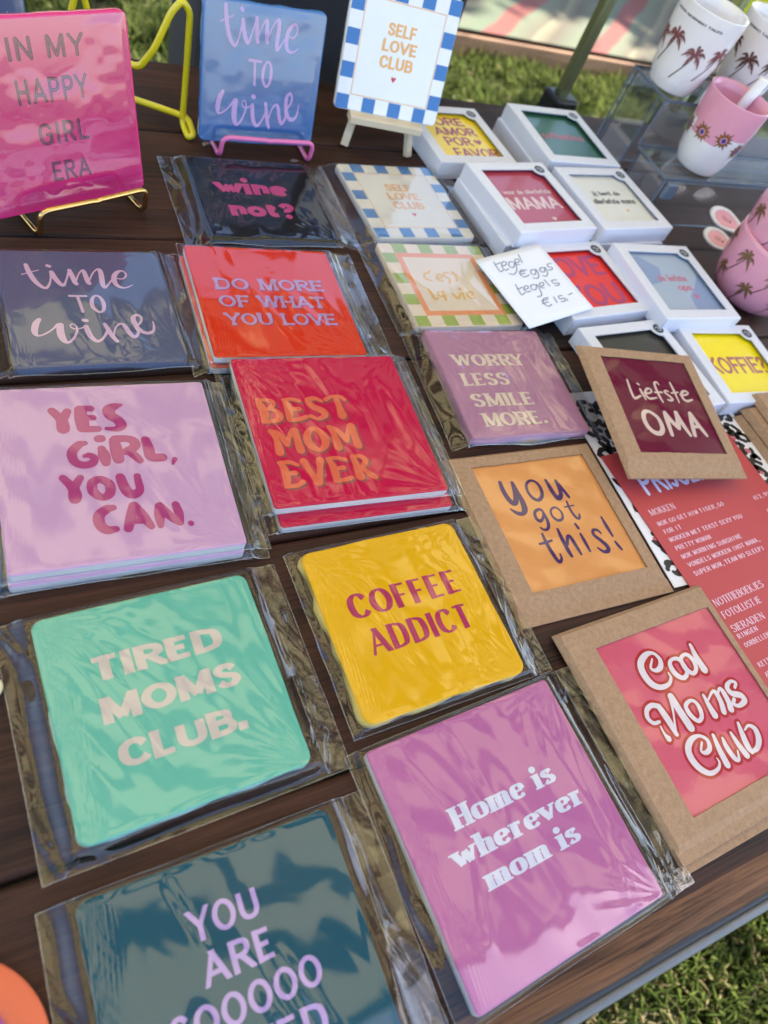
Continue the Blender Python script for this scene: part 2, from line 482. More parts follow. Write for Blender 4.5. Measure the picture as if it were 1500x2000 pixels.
def print_obj(name, geos, z, material, parent, off=(0, 0), s=.001):
    """geos: list of (verts2d mm, faces) joined to one flat print"""
    V = []; Fc = []
    for vs, fs in geos:
        b = len(V); V += [((a + off[0]) * s, (c + off[1]) * s, z) for a, c in vs]; Fc += [tuple(i + b for i in f) for f in fs]
    return mesh_obj(name, V, Fc, material, parent)
def trace_geo(key, grow=0, shrink=1.0):
    polys = []
    for st in TRACE[key].split(';'):
        cl = st[0] == 'o'; st = st[1:] if cl else st
        pts = [tuple(float(a) / 10 for a in p.split(',')) for p in st.split()]
        pts = [(a, b, w * shrink + grow) for a, b, w in pts]
        pts = [tuple(p) for p in cat_pts(pts, cl, 5)]
        polys += ribbon_faces(pts, cl)
        if not cl:
            for (x, y, w) in pts[::5]:
                polys.append([(x + w / 2 * math.cos(a), y + w / 2 * math.sin(a)) for a in np.linspace(0, 2 * math.pi, 12, endpoint=False)])
    return union(polys, 1e-4)
def quads_geo(rects):
    V = []; Fc = []
    for a, b, c, d in rects:
        k = len(V); V += [(a, b), (c, b), (c, d), (a, d)]; Fc.append((k, k + 1, k + 2, k + 3))
    return V, Fc
def xf(geo, f):
    return [f(a, b) for a, b in geo[0]], geo[1]

# traced hand lettering: x,y,width in 0.1 mm on each tile
TRACE = {
'timewine': '-424,462,33 -412,381,40 -386,284,40 -348,216,32 -310,193,25 -280,238,18 -261,307,15 -247,382,24;-246,376,37 -230,307,41 -203,243,37 -178,223,28 -149,283,15 -108,400,21;-108,400,32 -97,330,39 -89,260,37 -79,237,33;-75,277,13 -44,354,13 -14,395,17 0,389,32 7,318,40 13,260,38 21,242,32;28,283,13 64,360,13 103,408,15 126,402,35 129,342,42 122,259,42 123,212,34 133,195,27 160,224,17 202,283,15 235,313,19;248,301,12 291,297,14 320,325,16 326,367,18 301,394,18 263,379,33 230,331,41 219,271,42 233,218,35 271,190,19 316,199,12 357,225,6;-466,350,11 -403,373,11 -340,399,9;-267,453,30 -252,444,30;-152,101,22 -88,98,22 -29,97,20;-94,83,24 -86,-1,25 -81,-79,25;o35,96,20 4,42,31 5,-37,31 41,-86,22 77,-61,27 89,17,33 71,86,22;-409,-155,34 -435,-196,48 -453,-258,49 -453,-305,37 -428,-324,18 -373,-298,15 -326,-259,15 -284,-213,26;-267,-219,48 -277,-287,56 -273,-350,53 -258,-392,39 -231,-402,22 -194,-364,19 -163,-303,17 -152,-255,16 -164,-217,12 -184,-211,10 -198,-232,10 -181,-259,12 -142,-263,12 -96,-247,16;-85,-242,39 -79,-296,42 -64,-360,40 -28,-402,30 12,-380,21 51,-323,21 70,-281,21;58,-221,30 74,-281,36 93,-357,37 117,-410,30;108,-337,12 122,-283,16 153,-235,18 186,-222,22 206,-254,35 227,-326,38 256,-371,31 290,-334,24 300,-280,18 298,-236,22;298,-313,27 293,-258,37 283,-191,41 292,-146,33 324,-125,21 347,-154,22 340,-198,20 308,-242,17;299,-269,33 331,-320,35 375,-333,31 415,-307,24 429,-258,17 431,-205,9;-90,-172,34 -72,-176,34',
'yougot': '-394,433,35 -403,352,46 -395,262,49 -371,214,53 -336,223,53 -302,297,46 -276,413,33;-276,413,35 -273,312,43 -271,213,54 -287,137,57 -327,100,41 -379,114,39 -420,159,19;o-87,408,26 -145,373,28 -167,301,29 -148,232,33 -101,205,35 -42,246,35 -19,323,34 -37,386,28;77,389,30 80,329,42 85,246,46 107,192,50 154,225,44 173,304,36 177,371,31;177,371,31 197,290,37 214,226,34 222,189,30;o-156,115,29 -204,94,29 -220,38,34 -197,5,34 -154,27,27 -125,71,23 -126,105,25;-120,70,27 -123,-8,34 -143,-62,30 -178,-86,26 -208,-77,22 -224,-57,17;o7,110,20 -38,85,21 -50,29,25 -15,-19,29 39,-6,25 61,49,23 42,97,20;174,150,20 166,81,26 171,10,29 193,-33,29 224,-18,24 235,9,14;121,97,16 225,100,12;137,-82,27 144,-123,29;-240,-116,24 -245,-204,35 -238,-298,38 -224,-378,38 -202,-391,31 -176,-365,24 -168,-325,16;-314,-202,22 -242,-200,26 -181,-190,22;-67,-99,25 -74,-208,39 -73,-311,41 -68,-363,29;-48,-250,28 -12,-191,34 16,-186,34 27,-264,38 34,-364,24;135,-181,25 137,-256,34 137,-351,26;347,-213,14 328,-175,24 284,-167,27 266,-213,35 306,-278,37 336,-341,46 321,-382,38 272,-382,34 231,-336,15;444,-61,22 445,-146,38 451,-256,22;445,-314,25 454,-354,33 467,-393,25',
'liefste': '-293,347,24 -304,245,29 -306,156,30 -289,129,29 -208,162,24;-175,241,29 -169,180,31 -158,121,17;-178,310,24 -166,299,24;-139,199,26 -80,202,21 -39,221,21 -39,250,23 -76,256,26 -117,224,29 -132,167,31 -94,136,29 -7,151,19;104,317,16 88,345,23 54,331,28 41,276,30 42,177,31 55,104,21;2,216,19 100,223,23;193,236,18 162,246,23 137,224,26 174,189,28 202,146,30 170,127,26 137,134,19;269,350,23 273,258,32 274,109,19;227,221,21 322,236,18;342,204,27 405,207,22 455,231,22 447,252,24 405,254,27 361,221,32 353,163,32 393,132,30 474,153,20;o-203,-17,38 -261,-40,48 -292,-111,54 -284,-196,54 -234,-259,54 -161,-268,52 -107,-212,55 -101,-111,50 -140,-50,44;12,-34,51 -1,-122,56 -19,-279,45;16,-26,51 53,-120,56 108,-197,56;108,-197,56 144,-100,56 161,-23,47;163,-19,52 183,-146,56 222,-279,39;351,-26,49 313,-141,52 281,-277,48;353,-22,53 388,-138,58 443,-276,38;303,-177,38 387,-174,38',
'cest': '-210,152,25 -253,133,25 -267,70,25 -205,39,22;-164,193,20 -194,152,20;-133,75,23 -78,83,23 -48,123,23 -96,130,26 -127,59,28 -74,36,23;54,164,20 -8,155,23 -23,108,26 17,68,26 -5,5,26;79,149,26 131,134,23;107,181,23 114,109,29 100,38,26;-297,-89,27 -290,-172,30 -288,-225,30 -242,-218,27;-143,-135,25 -200,-122,22 -213,-180,25 -153,-185,25;-139,-112,25 -155,-203,27 -159,-241,25;-43,-150,25 -4,-219,28 57,-143,25;82,-143,25 75,-227,25;72,-80,28 78,-87,28;127,-186,23 194,-166,23 206,-127,23 151,-135,28 134,-197,28 196,-217,23',
'note': '-254,423,13 -265,340,13 -264,276,13 -222,284,13;-263,383,13 -185,390,13;-200,341,13 -142,345,13 -118,380,13 -156,392,13 -200,341,13 -199,277,13 -149,282,13;-33,354,13 -79,368,13 -117,315,13 -83,283,13 -24,340,13 -64,244,13 -138,193,13 -184,219,13;-17,338,13 28,334,13 46,373,13 1,376,13 -21,317,13 11,297,13;91,436,13 60,314,13;37,202,13 -24,221,13 -70,171,13 -49,122,13 23,131,13;-66,202,13 5,197,13;-74,173,13 -8,166,13;143,179,13 91,185,13 59,141,13 98,118,13 151,176,13 131,97,13 83,58,13 44,82,13;264,173,13 211,179,13 186,133,13 228,119,13 272,171,13 251,91,13 205,55,13 170,73,13;382,202,13 336,205,13 317,167,13 355,144,13 330,119,13 284,123,13;-214,59,13 -231,-29,13 -237,-89,13 -182,-76,13;-234,-7,13 -164,1,13;-159,-32,13 -116,-35,13 -91,-2,13 -135,2,13 -165,-40,13 -146,-77,13 -104,-70,13;12,-14,13 -48,-5,13 -77,-59,13 -32,-73,13 19,-17,13 2,-116,13 -27,-169,13 -84,-170,13;38,-54,13 89,-50,13 107,-13,13 56,-18,13 40,-65,13 71,-86,13;147,16,13 151,-81,13;286,-29,13 226,-20,13 223,-62,13 282,-81,13 258,-105,13 215,-97,13;29,-219,13 -36,-218,13 -72,-267,13 -51,-325,13 5,-314,13;-76,-239,13 6,-238,13;-89,-272,13 -11,-273,13;96,-230,13 81,-312,13;200,-244,13 155,-240,13 145,-278,13 202,-286,13 182,-321,13 135,-316,13;221,-303,13 213,-332,13;282,-261,13 338,-252,13',
'coolmoms': '-177,427,18 -238,368,25 -198,337,38 -140,354,50 -109,406,41 -138,467,30 -213,474,50 -300,431,63 -331,359,69 -317,268,66 -258,216,49 -169,210,34 -111,246,27 -106,288,16;o-4,368,30 -47,336,46 -48,259,55 1,210,41 60,231,39 79,286,46 60,354,40;o131,366,31 83,341,40 76,264,53 116,213,39 170,235,40 194,296,50 174,353,40;259,417,34 242,315,59 242,207,75;-439,-1,27 -494,7,34 -518,56,42 -487,107,42 -424,123,43 -377,102,47;-369,94,54 -358,-13,64 -358,-125,42;-453,-32,13 -456,-91,25 -445,-130,52;-363,-123,32 -288,-6,17 -221,119,40;-212,122,66 -211,0,72 -203,-127,75;o-67,42,29 -132,21,40 -140,-45,48 -106,-108,37 -51,-95,39 -22,-36,44 -27,19,33;85,36,29 77,-43,49 75,-122,67;101,-7,18 181,32,25 213,16,46 204,-63,52 176,-129,56;220,-3,18 266,32,28 285,9,46 276,-86,57 256,-134,64;421,-7,28 457,21,33 417,47,31 351,21,47 355,-35,53 429,-76,58 434,-122,53 354,-139,37 311,-109,34 344,-81,35;-185,-250,19 -234,-298,23 -206,-323,36 -149,-308,44 -127,-250,36 -174,-203,28 -255,-201,46 -331,-244,58 -355,-315,64 -333,-396,59 -271,-454,41 -184,-454,29 -140,-421,21 -139,-387,10;-49,-241,30 -72,-345,53 -84,-456,63;16,-289,26 4,-351,49 12,-440,49 45,-462,32 80,-408,15;119,-283,29 121,-372,50 135,-463,60;240,-244,29 213,-331,55 193,-418,59 200,-459,43;260,-306,16 320,-292,27 359,-334,52 335,-405,58 268,-454,44 192,-460,28',
'yesgirl': '-349,516,59 -313,459,66 -294,414,74;-252,504,55 -287,442,69;-296,433,71 -294,385,85 -295,351,85;-169,512,76 -168,433,92 -169,350,83;-171,523,57 -96,519,53;-157,437,50 -93,435,52;-167,337,56 -78,332,57;111,538,25 72,530,57 22,498,86 29,442,82 67,404,74 85,352,77 47,321,51 -17,331,29;-176,216,41 -216,205,61 -265,145,67 -261,71,63 -214,33,58 -154,40,60 -131,80,53 -159,110,45 -190,107,35;-75,158,54 -66,96,81 -64,35,61;-83,245,63 -66,245,63;17,221,70 19,134,85 21,58,78;26,230,70 92,231,59 143,204,71 147,160,70 96,122,63 51,112,49;97,126,66 138,65,63 158,32,54;225,206,65 233,122,78 239,54,74 312,41,69;394,18,39 371,-23,19;-347,-59,53 -311,-117,61 -296,-158,64;-241,-68,49 -283,-134,61;-292,-150,68 -290,-203,84 -294,-233,78;o-122,-96,58 -173,-121,65 -176,-191,67 -129,-243,55 -77,-217,65 -69,-143,66;8,-93,64 18,-162,71 40,-228,72 80,-242,71 117,-211,57 118,-138,51 118,-97,48;-74,-332,47 -116,-339,64 -169,-383,72 -170,-455,71 -133,-498,65 -79,-498,46;-5,-505,60 27,-411,69 56,-341,70;57,-337,70 99,-421,74 139,-509,51;24,-449,49 106,-461,46;198,-514,42 205,-437,70 216,-359,58;220,-359,63 272,-446,63 325,-507,52;326,-507,52 333,-437,63 325,-360,53;395,-521,41 397,-525,41',
'bestmom': '-604,279,48 -595,215,67 -586,134,69 -603,69,55;-615,280,16 -551,276,32 -497,259,45 -502,214,40 -553,181,24;-552,186,24 -486,163,40 -468,108,61 -504,66,44 -605,60,31;-393,267,41 -381,202,65 -385,130,64 -400,77,48;-406,272,25 -332,273,36 -271,251,36;-373,174,32 -293,169,46;-403,64,40 -330,63,40 -258,85,41;-84,240,34 -136,271,42 -195,251,57 -175,189,60 -106,139,67 -94,92,55 -160,60,36 -218,91,41;-42,252,42 14,282,31 92,277,35 118,247,43;50,270,52 52,175,53 52,101,76 49,78,76;-579,-33,46 -555,-104,46 -554,-181,64 -559,-239,68;-576,-33,39 -519,-72,46 -481,-170,46;-481,-170,38 -446,-96,39 -402,-38,47;-388,-39,60 -392,-135,59 -391,-233,69;o-239,-33,40 -302,-99,63 -301,-195,66 -235,-244,39 -174,-188,64 -175,-91,67;-96,-31,49 -79,-99,49 -74,-179,64 -79,-232,72;-89,-31,41 -34,-76,49 9,-169,49;9,-169,41 42,-100,41 80,-30,50;92,-31,63 90,-131,63 91,-225,73;-580,-333,37 -567,-387,59 -568,-468,62 -580,-539,51;-595,-335,30 -511,-335,38 -456,-366,33;-559,-437,29 -490,-436,45;-590,-550,36 -507,-548,37 -451,-522,41;-399,-338,61 -374,-424,50 -343,-538,60;-329,-539,60 -294,-432,46 -268,-343,69;-198,-341,39 -180,-402,62 -181,-477,64 -187,-531,53;-203,-332,31 -128,-331,35 -61,-354,39;-159,-430,31 -99,-427,44;-201,-542,35 -120,-538,38 -63,-524,39;5,-335,48 14,-422,60 11,-523,75;-2,-334,32 67,-332,40 104,-371,48 66,-427,40 16,-439,28;56,-435,40 83,-489,47 134,-541,47',
}

# ---------------------------------------------------------------- ground, far trees, canopy (large structure)
GZ = -0.75
def ground_mat():
    m, t, b = new_mat('lawn_soil')
    n1 = noise_node(t, 3, 6); n2 = noise_node(t, 45, 6, rough=.7)
    a = t.nodes.new('ShaderNodeMath'); a.operation = 'MULTIPLY_ADD'; a.inputs[1].default_value = .5
    h = t.nodes.new('ShaderNodeMath'); h.operation = 'MULTIPLY'; h.inputs[1].default_value = .5
    t.links.new(n2.outputs[0], h.inputs[0]); t.links.new(n1.outputs[0], a.inputs[0]); t.links.new(h.outputs[0], a.inputs[2])
    r = t.nodes.new('ShaderNodeValToRGB')
    r.color_ramp.elements[0].position = .38; r.color_ramp.elements[0].color = (.055, .04, .02, 1)
    r.color_ramp.elements[1].position = .62; r.color_ramp.elements[1].color = (.06, .09, .02, 1)
    e = r.color_ramp.elements.new(.5); e.color = (.10, .085, .04, 1)
    t.links.new(a.outputs[0], r.inputs[0]); t.links.new(r.outputs[0], b.inputs['Base Color'])
    b.inputs['Roughness'].default_value = .9
    bp = t.nodes.new('ShaderNodeBump'); bp.inputs['Strength'].default_value = .8; bp.inputs['Distance'].default_value = .02
    t.links.new(n2.outputs[0], bp.inputs['Height']); t.links.new(bp.outputs[0], b.inputs['Normal'])
    return m
gm = mesh_obj('ground', [(-120, -120, GZ), (120, -120, GZ), (120, 120, GZ), (-120, 120, GZ)], [(0, 1, 2, 3)], ground_mat())
gm['kind'] = 'structure'

def leafy(name, cols, rough=.5, trans=.35):
    m = bpy.data.materials.new(name); m.use_nodes = True; t = m.node_tree; b = t.nodes['Principled BSDF']
    at = t.nodes.new('ShaderNodeAttribute'); at.attribute_name = 'shade'
    r = t.nodes.new('ShaderNodeValToRGB')
    r.color_ramp.elements[0].color = cols[0]; r.color_ramp.elements[1].color = cols[-1]
    for i, c in enumerate(cols[1:-1]):
        e = r.color_ramp.elements.new((i + 1) / (len(cols) - 1)); e.color = c
    t.links.new(at.outputs['Fac'], r.inputs[0]); t.links.new(r.outputs[0], b.inputs['Base Color'])
    b.inputs['Roughness'].default_value = rough
    tl = t.nodes.new('ShaderNodeBsdfTranslucent'); t.links.new(r.outputs[0], tl.inputs[0])
    mx = t.nodes.new('ShaderNodeMixShader'); mx.inputs[0].default_value = trans
    t.links.new(b.outputs[0], mx.inputs[1]); t.links.new(tl.outputs[0], mx.inputs[2])
    t.links.new(mx.outputs[0], t.nodes['Material Output'].inputs[0])
    return m
def np_mesh(name, V, nper, material, shade=None, smooth=False):
    """V: (n, nper, 3) separate polygons"""
    n = V.shape[0]
    me = bpy.data.meshes.new(name)
    me.vertices.add(n * nper); me.vertices.foreach_set('co', V.reshape(-1).astype(np.float32))
    me.loops.add(n * nper); me.loops.foreach_set('vertex_index', np.arange(n * nper, dtype=np.int32))
    me.polygons.add(n); me.polygons.foreach_set('loop_start', np.arange(0, n * nper, nper, dtype=np.int32))
    me.polygons.foreach_set('loop_total', np.full(n, nper, dtype=np.int32))
    if shade is not None:
        a = me.attributes.new('shade', 'FLOAT', 'FACE'); a.data.foreach_set('value', shade.astype(np.float32))
    me.materials.append(material); me.update(calc_edges=True)
    o = bpy.data.objects.new(name, me); COL.objects.link(o)
    return o
rs = np.random.RandomState(7)
GRASS = leafy('grass_blades', [(.055, .085, .02, 1), (.10, .145, .032, 1), (.16, .20, .055, 1), (.36, .30, .17, 1)], .45, .4)
def vnoise2(x, y, seed, n=64):
    r = np.random.RandomState(seed).rand(n, n)
    xi = np.floor(x).astype(int); yi = np.floor(y).astype(int); fx = x - xi; fy = y - yi
    fx = fx * fx * (3 - 2 * fx); fy = fy * fy * (3 - 2 * fy)
    g = lambda a, b: r[a % n, b % n]
    return (g(xi, yi) * (1 - fx) + g(xi + 1, yi) * fx) * (1 - fy) + (g(xi, yi + 1) * (1 - fx) + g(xi + 1, yi + 1) * fx) * fy
def fbm(x, y, seed, o=4):
    s = 0; a = .5
    for k in range(o): s = s + a * vnoise2(x * 2 ** k, y * 2 ** k, seed + k); a *= .5
    return s / (1 - .5 ** o)
def grass_field(n, x0, x1, y0, y1, L, w, seed, dr=.26):
    r = np.random.RandomState(seed)
    x = r.uniform(x0, x1, n); y = r.uniform(y0, y1, n)
    cl = fbm(x * 9, y * 9, seed + 3)
    keep = r.rand(n) < np.clip((cl - .25) * 2.6, .12, 1)
    x, y, cl = x[keep], y[keep], cl[keep]; n = len(x)
    a = r.uniform(0, 2 * np.pi, n); ln = L * r.uniform(.45, 1.25, n) * (.6 + .8 * cl)
    tilt = np.abs(r.normal(.55, .42, n)); dry = r.rand(n) < dr
    tilt = np.where(dry, tilt + .7, tilt)
    dx, dy = np.cos(a), np.sin(a); ww = w * r.uniform(.6, 1.3, n)
    sx, sy = -dy * ww / 2, dx * ww / 2
    base = np.stack([x, y, np.full(n, GZ + .001)], 1)
    side = np.stack([sx, sy, np.zeros(n)], 1)
    mid = base + np.stack([dx * np.sin(tilt * .6), dy * np.sin(tilt * .6), np.cos(tilt * .6)], 1) * (ln * .55)[:, None]
    tp = mid + np.stack([dx * np.sin(tilt * 1.5), dy * np.sin(tilt * 1.5), np.cos(np.minimum(tilt * 1.5, 1.75))], 1) * (ln * .45)[:, None]
    V = np.stack([base - side, base + side, mid + side * .8, tp, mid - side * .8], 1)
    sh = np.clip(.3 * r.rand(n) + .35 * cl + (.12 if dr > .1 else .26), 0, .7); sh = np.where(dry, .85 + .15 * r.rand(n), sh)
    return V, sh
Va, sa = grass_field(90000, .3, 1.75, -1.3, .12, .055, .0034, 3)
Vb, sb = grass_field(150000, .1, 4.2, 1.7, 3.6, .060, .0042, 5, .07)
g = np_mesh('grass', np.concatenate([Va, Vb]), 5, GRASS, np.concatenate([sa, sb])); g['kind'] = 'stuff'
g['label'] = 'short green lawn grass with dry blades under and behind the stall'
Fo = [fo for fo in ()]

BARK = mat('bark', (88, 72, 56), rough=.9, bump=1, bscale=30, var=.3, vscale=8)
def tree(label, x, y, h, rx, ry, rz, nleaf, seed, ls=.07, cols=None):
    r = np.random.RandomState(seed)
    t = thing('leafy_tree', label, 'tree', (x, y, GZ), group='trees round the market stall')
    top = h - rz
    tube('trunk', [(0, 0, 0), (.05, .03, top * .4), (-.04, .06, top * .8), (0, 0, h)], [.17, .13, .1, .03], BARK, t, 9)
    bm = bmesh.new(); bm.free()
    # clumps
    nc = 46; C_ = r.normal(size=(nc, 3)); C_ /= np.linalg.norm(C_, axis=1)[:, None]; C_ *= r.uniform(.35, .95, nc)[:, None]
    C_ *= [rx, ry, rz]; C_[:, 2] += h
    for i in range(7):
        c = C_[i * 5]; tube('branch', [(0, 0, top * .75), tuple(c * [.45, .45, 1] * .95 + [0, 0, -.15 * rz]), tuple(c)], [.07, .045, .012], BARK, t, 6)
    k = r.randint(0, nc, nleaf)
    P = C_[k] + r.normal(size=(nleaf, 3)) * np.array([rx, ry, rz]) * .095
    n1 = r.normal(size=(nleaf, 3)); n1 /= np.linalg.norm(n1, axis=1)[:, None]
    n2 = np.cross(n1, r.normal(size=(nleaf, 3))); n2 /= np.linalg.norm(n2, axis=1)[:, None]
    s = ls * r.uniform(.6, 1.3, nleaf)[:, None]
    V = np.stack([P - n1 * s, P + n2 * s * .55, P + n1 * s, P - n2 * s * .55], 1)
    o = np_mesh('crown', V, 4, LEAF, r.rand(nleaf)); o.parent = t
    return t
LEAF = leafy('tree_leaves', [(.03, .055, .012, 1), (.05, .09, .02, 1), (.09, .14, .03, 1)], .45, .4)
tree('tall leafy tree right of the stall, its crown shading the lawn', 5.4, -1.0, 4.6, 2.3, 2.6, 1.5, 1000, 1, .11)
tree('leafy tree behind the neighbouring bench, shading the lawn beyond the table', 6.5, 3.6, 4.8, 2.5, 1.35, 1.4, 4600, 2, .11)
tree('unseen leafy tree added near the right end of the stall to dapple its canopy', 3.9, 1.25, 4.5, 2.3, 1.7, 1.1, 1300, 9, .11)  # added out of view; leaf shadows break up the canopy's reflection
tree('dark leafy tree standing far behind the stall', 1.5, 9.5, 4.2, 3.0, 2.2, 2.4, 16000, 4, .12)
tree('leafy tree standing far left behind the stall', -5.0, 7.0, 4.0, 2.4, 2.4, 2.2, 14000, 5, .12)
tree('leafy tree far right beyond the neighbouring bench', 11.5, 8.5, 4.6, 3.4, 3.0, 2.6, 14000, 6, .13)

# canopy over the stall
def canopy_fabric():
    m = bpy.data.materials.new('canopy_canvas'); m.use_nodes = True; t = m.node_tree; t.nodes.clear()
    o = t.nodes.new('ShaderNodeOutputMaterial')
    tc = t.nodes.new('ShaderNodeTexCoord'); sp = t.nodes.new('ShaderNodeSeparateXYZ'); t.links.new(tc.outputs['Object'], sp.inputs[0])
    ad = t.nodes.new('ShaderNodeMath'); ad.operation = 'MULTIPLY_ADD'; ad.inputs[1].default_value = .55
    t.links.new(sp.outputs[0], ad.inputs[0]); t.links.new(sp.outputs[1], ad.inputs[2])
    ml = t.nodes.new('ShaderNodeMath'); ml.operation = 'MULTIPLY'; ml.inputs[1].default_value = 2.6
    fr = t.nodes.new('ShaderNodeMath'); fr.operation = 'FRACT'
    t.links.new(ad.outputs[0], ml.inputs[0]); t.links.new(ml.outputs[0], fr.inputs[0])
    r = t.nodes.new('ShaderNodeValToRGB'); r.color_ramp.interpolation = 'CONSTANT'
    r.color_ramp.elements[0].color = lin((208, 196, 146))
    r.color_ramp.elements[1].position = .42; r.color_ramp.elements[1].color = lin((60, 58, 44))  # dark stripes made up so the film reflects dark and bright bands
    e = r.color_ramp.elements.new(.62); e.color = lin((212, 198, 150))
    e = r.color_ramp.elements.new(.80); e.color = lin((84, 74, 58))
    t.links.new(fr.outputs[0], r.inputs[0])
    d = t.nodes.new('ShaderNodeBsdfDiffuse'); tl = t.nodes.new('ShaderNodeBsdfTranslucent')
    t.links.new(r.outputs[0], d.inputs[0]); t.links.new(r.outputs[0], tl.inputs[0])
    mx = t.nodes.new('ShaderNodeMixShader'); mx.inputs[0].default_value = .7
    t.links.new(d.outputs[0], mx.inputs[1]); t.links.new(tl.outputs[0], mx.inputs[2]); t.links.new(mx.outputs[0], o.inputs[0])
    return m
STEEL = mat('green_grey_steel', (168, 176, 132), rough=.25, metal=.9, var=.1, vscale=20)
BLACKP = mat('black_plastic', (24, 25, 28), rough=.45, var=.1)
can = thing('stall_canopy', 'canvas canopy on steel poles over the stall table, dark stripes added for reflections', 'canopy', (0, 0, 0))
V = []; Fc = []; nx, ny = 60, 36
X0, X1, Y0, Y1 = -1.6, 3.0, -.22, 2.0
for j in range(ny + 1):
    for i in range(nx + 1):
        x = X0 + (X1 - X0) * i / nx; y = Y0 + (Y1 - Y0) * j / ny
        V.append((x, y, 1.42 + .16 * math.sin(math.pi * j / ny) + .02 * math.sin(x * 5 + y * 3) - .03 * math.cos(x * 2.7)))
for j in range(ny):
    for i in range(nx):
        a = j * (nx + 1) + i; Fc.append((a, a + 1, a + nx + 2, a + nx + 1))
mesh_obj('fabric', V, Fc, canopy_fabric(), can, smooth=True)
for (px, py, zt) in ((.818, .90, 1.47), (1.062, .905, 1.47)):
    b = box_bm(.017, .017, zt - GZ, (px, py, (zt + GZ) / 2), .003, 2)
    bm_obj('pole', b, STEEL, can)
    b = box_bm(.044, .04, .05, (px, py - .004, -.012), .005, 2)
    box_bm(.075, .016, .018, (px + .004, py - .026, -.024), .003, 1, bm=b)
    bm_obj('pole_clamp', b, BLACKP, can)
for yy in (Y0 + .02, Y1 - .02):
    tube('rail', [(X0, yy, 1.40), (X1, yy, 1.40)], .014, STEEL, can, 8)
for xx in (X0 + .05, .7, X1 - .05):
    tube('rafter', [(xx, Y0, 1.39), (xx, (Y0 + Y1) / 2, 1.55), (xx, Y1, 1.39)], .012, STEEL, can, 8)
for (px, py) in ((X0 + .04, Y0 + .02), (X1 - .04, Y0 + .02), (X0 + .04, Y1 - .02), (X1 - .04, Y1 - .02)):
    bm_obj('pole', box_bm(.03, .03, 1.42 - GZ, (px, py, (1.42 + GZ) / 2), .003, 2), STEEL, can)

# neighbouring bench with striped cloth
def stripe_cloth():
    m, t, b = new_mat('striped_cloth')
    tc = t.nodes.new('ShaderNodeTexCoord'); sp = t.nodes.new('ShaderNodeSeparateXYZ'); t.links.new(tc.outputs['Object'], sp.inputs[0])
    nz = noise_node(t, 2.2, 2)
    ad = t.nodes.new('ShaderNodeMath'); ad.operation = 'MULTIPLY_ADD'; ad.inputs[1].default_value = -1.1
    t.links.new(sp.outputs[1], ad.inputs[0]); t.links.new(sp.outputs[0], ad.inputs[2])
    a2 = t.nodes.new('ShaderNodeMath'); a2.operation = 'MULTIPLY_ADD'; a2.inputs[1].default_value = .12
    t.links.new(nz.outputs[0], a2.inputs[0]); t.links.new(ad.outputs[0], a2.inputs[2])
    ml = t.nodes.new('ShaderNodeMath'); ml.operation = 'MULTIPLY'; ml.inputs[1].default_value = 1.9
    fr = t.nodes.new('ShaderNodeMath'); fr.operation = 'FRACT'
    t.links.new(a2.outputs[0], ml.inputs[0]); t.links.new(ml.outputs[0], fr.inputs[0])
    r = t.nodes.new('ShaderNodeValToRGB')
    cols = [(.0, (92, 98, 76)), (.2, (88, 98, 78)), (.24, (118, 66, 58)), (.4, (116, 64, 56)), (.44, (96, 102, 80)), (.62, (92, 86, 70)), (.66, (118, 112, 88)), (.8, (84, 76, 62)), (1, (92, 98, 78))]  # stripe colours darkened to stand in for shade lying on the cloth
    r.color_ramp.elements[0].color = lin(cols[0][1]); r.color_ramp.elements[1].position = 1; r.color_ramp.elements[1].color = lin(cols[-1][1])
    for p, c in cols[1:-1]:
        e = r.color_ramp.elements.new(p); e.color = lin(c)
    t.links.new(fr.outputs[0], r.inputs[0]); t.links.new(r.outputs[0], b.inputs['Base Color'])
    b.inputs['Roughness'].default_value = .85
    return m
bench = thing('wooden_platform', 'low wooden platform with a front beam lying on the lawn behind the stall', 'platform', (0, 0, GZ))
PINE = wood_mat('pine_beam', (112, 84, 66), (168, 134, 106), .7, coat=0)
PY = 2.60
bm_obj('front_beam', box_bm(5.0, .05, .085, (3.9, PY + .025, .0525), .005, 2), PINE, bench)
bm_obj('rear_beam', box_bm(5.0, .05, .085, (3.9, PY + 2.6, .0525), .005, 2), PINE, bench)
for i in range(15):
    bm_obj('slat', box_bm(5.0, .15, .02, (3.9, PY + .14 + i * .17, .082), .003, 1), PINE, bench)
for xx in (1.5, 3.4, 5.2, 6.2):
    bm_obj('runner', box_bm(.06, 2.5, .07, (xx, PY + 1.31, .0355), .004, 1), PINE, bench)
V = []; Fc = []; nx, ny = 110, 60
for j in range(ny + 1):
    for i in range(nx + 1):
        x = 1.45 + 4.9 * i / nx; v = j / ny
        y = PY + .012 + 2.6 * v; z = GZ + .1 + .05 * abs(math.sin(x * 3.1 + v * 7)) * min(1, v * 4) + .018 * math.sin(x * 9 + v * 17) * min(1, v * 4) + .012 + .02 * min(1, v * 4)
        V.append((x, y, z))
for j in range(ny):
    for i in range(nx):
        a = j * (nx + 1) + i; Fc.append((a, a + 1, a + nx + 2, a + nx + 1))
cl = mesh_obj('striped_cloth', V, Fc, stripe_cloth(), smooth=True)
tag(cl, 'sage and pink striped cloth, darkened for shade, spread over the low wooden platform', 'cloth')
yb = box_bm(.5, .4, .16, (4.05, 3.12, GZ + .23), .04, 3)
tag(bm_obj('yellow_cushion', yb, mat('yellow_fabric', (235, 225, 30), rough=.8, bump=.3, bscale=200)), 'bright yellow cushion lying on the striped cloth behind the mugs', 'cushion')

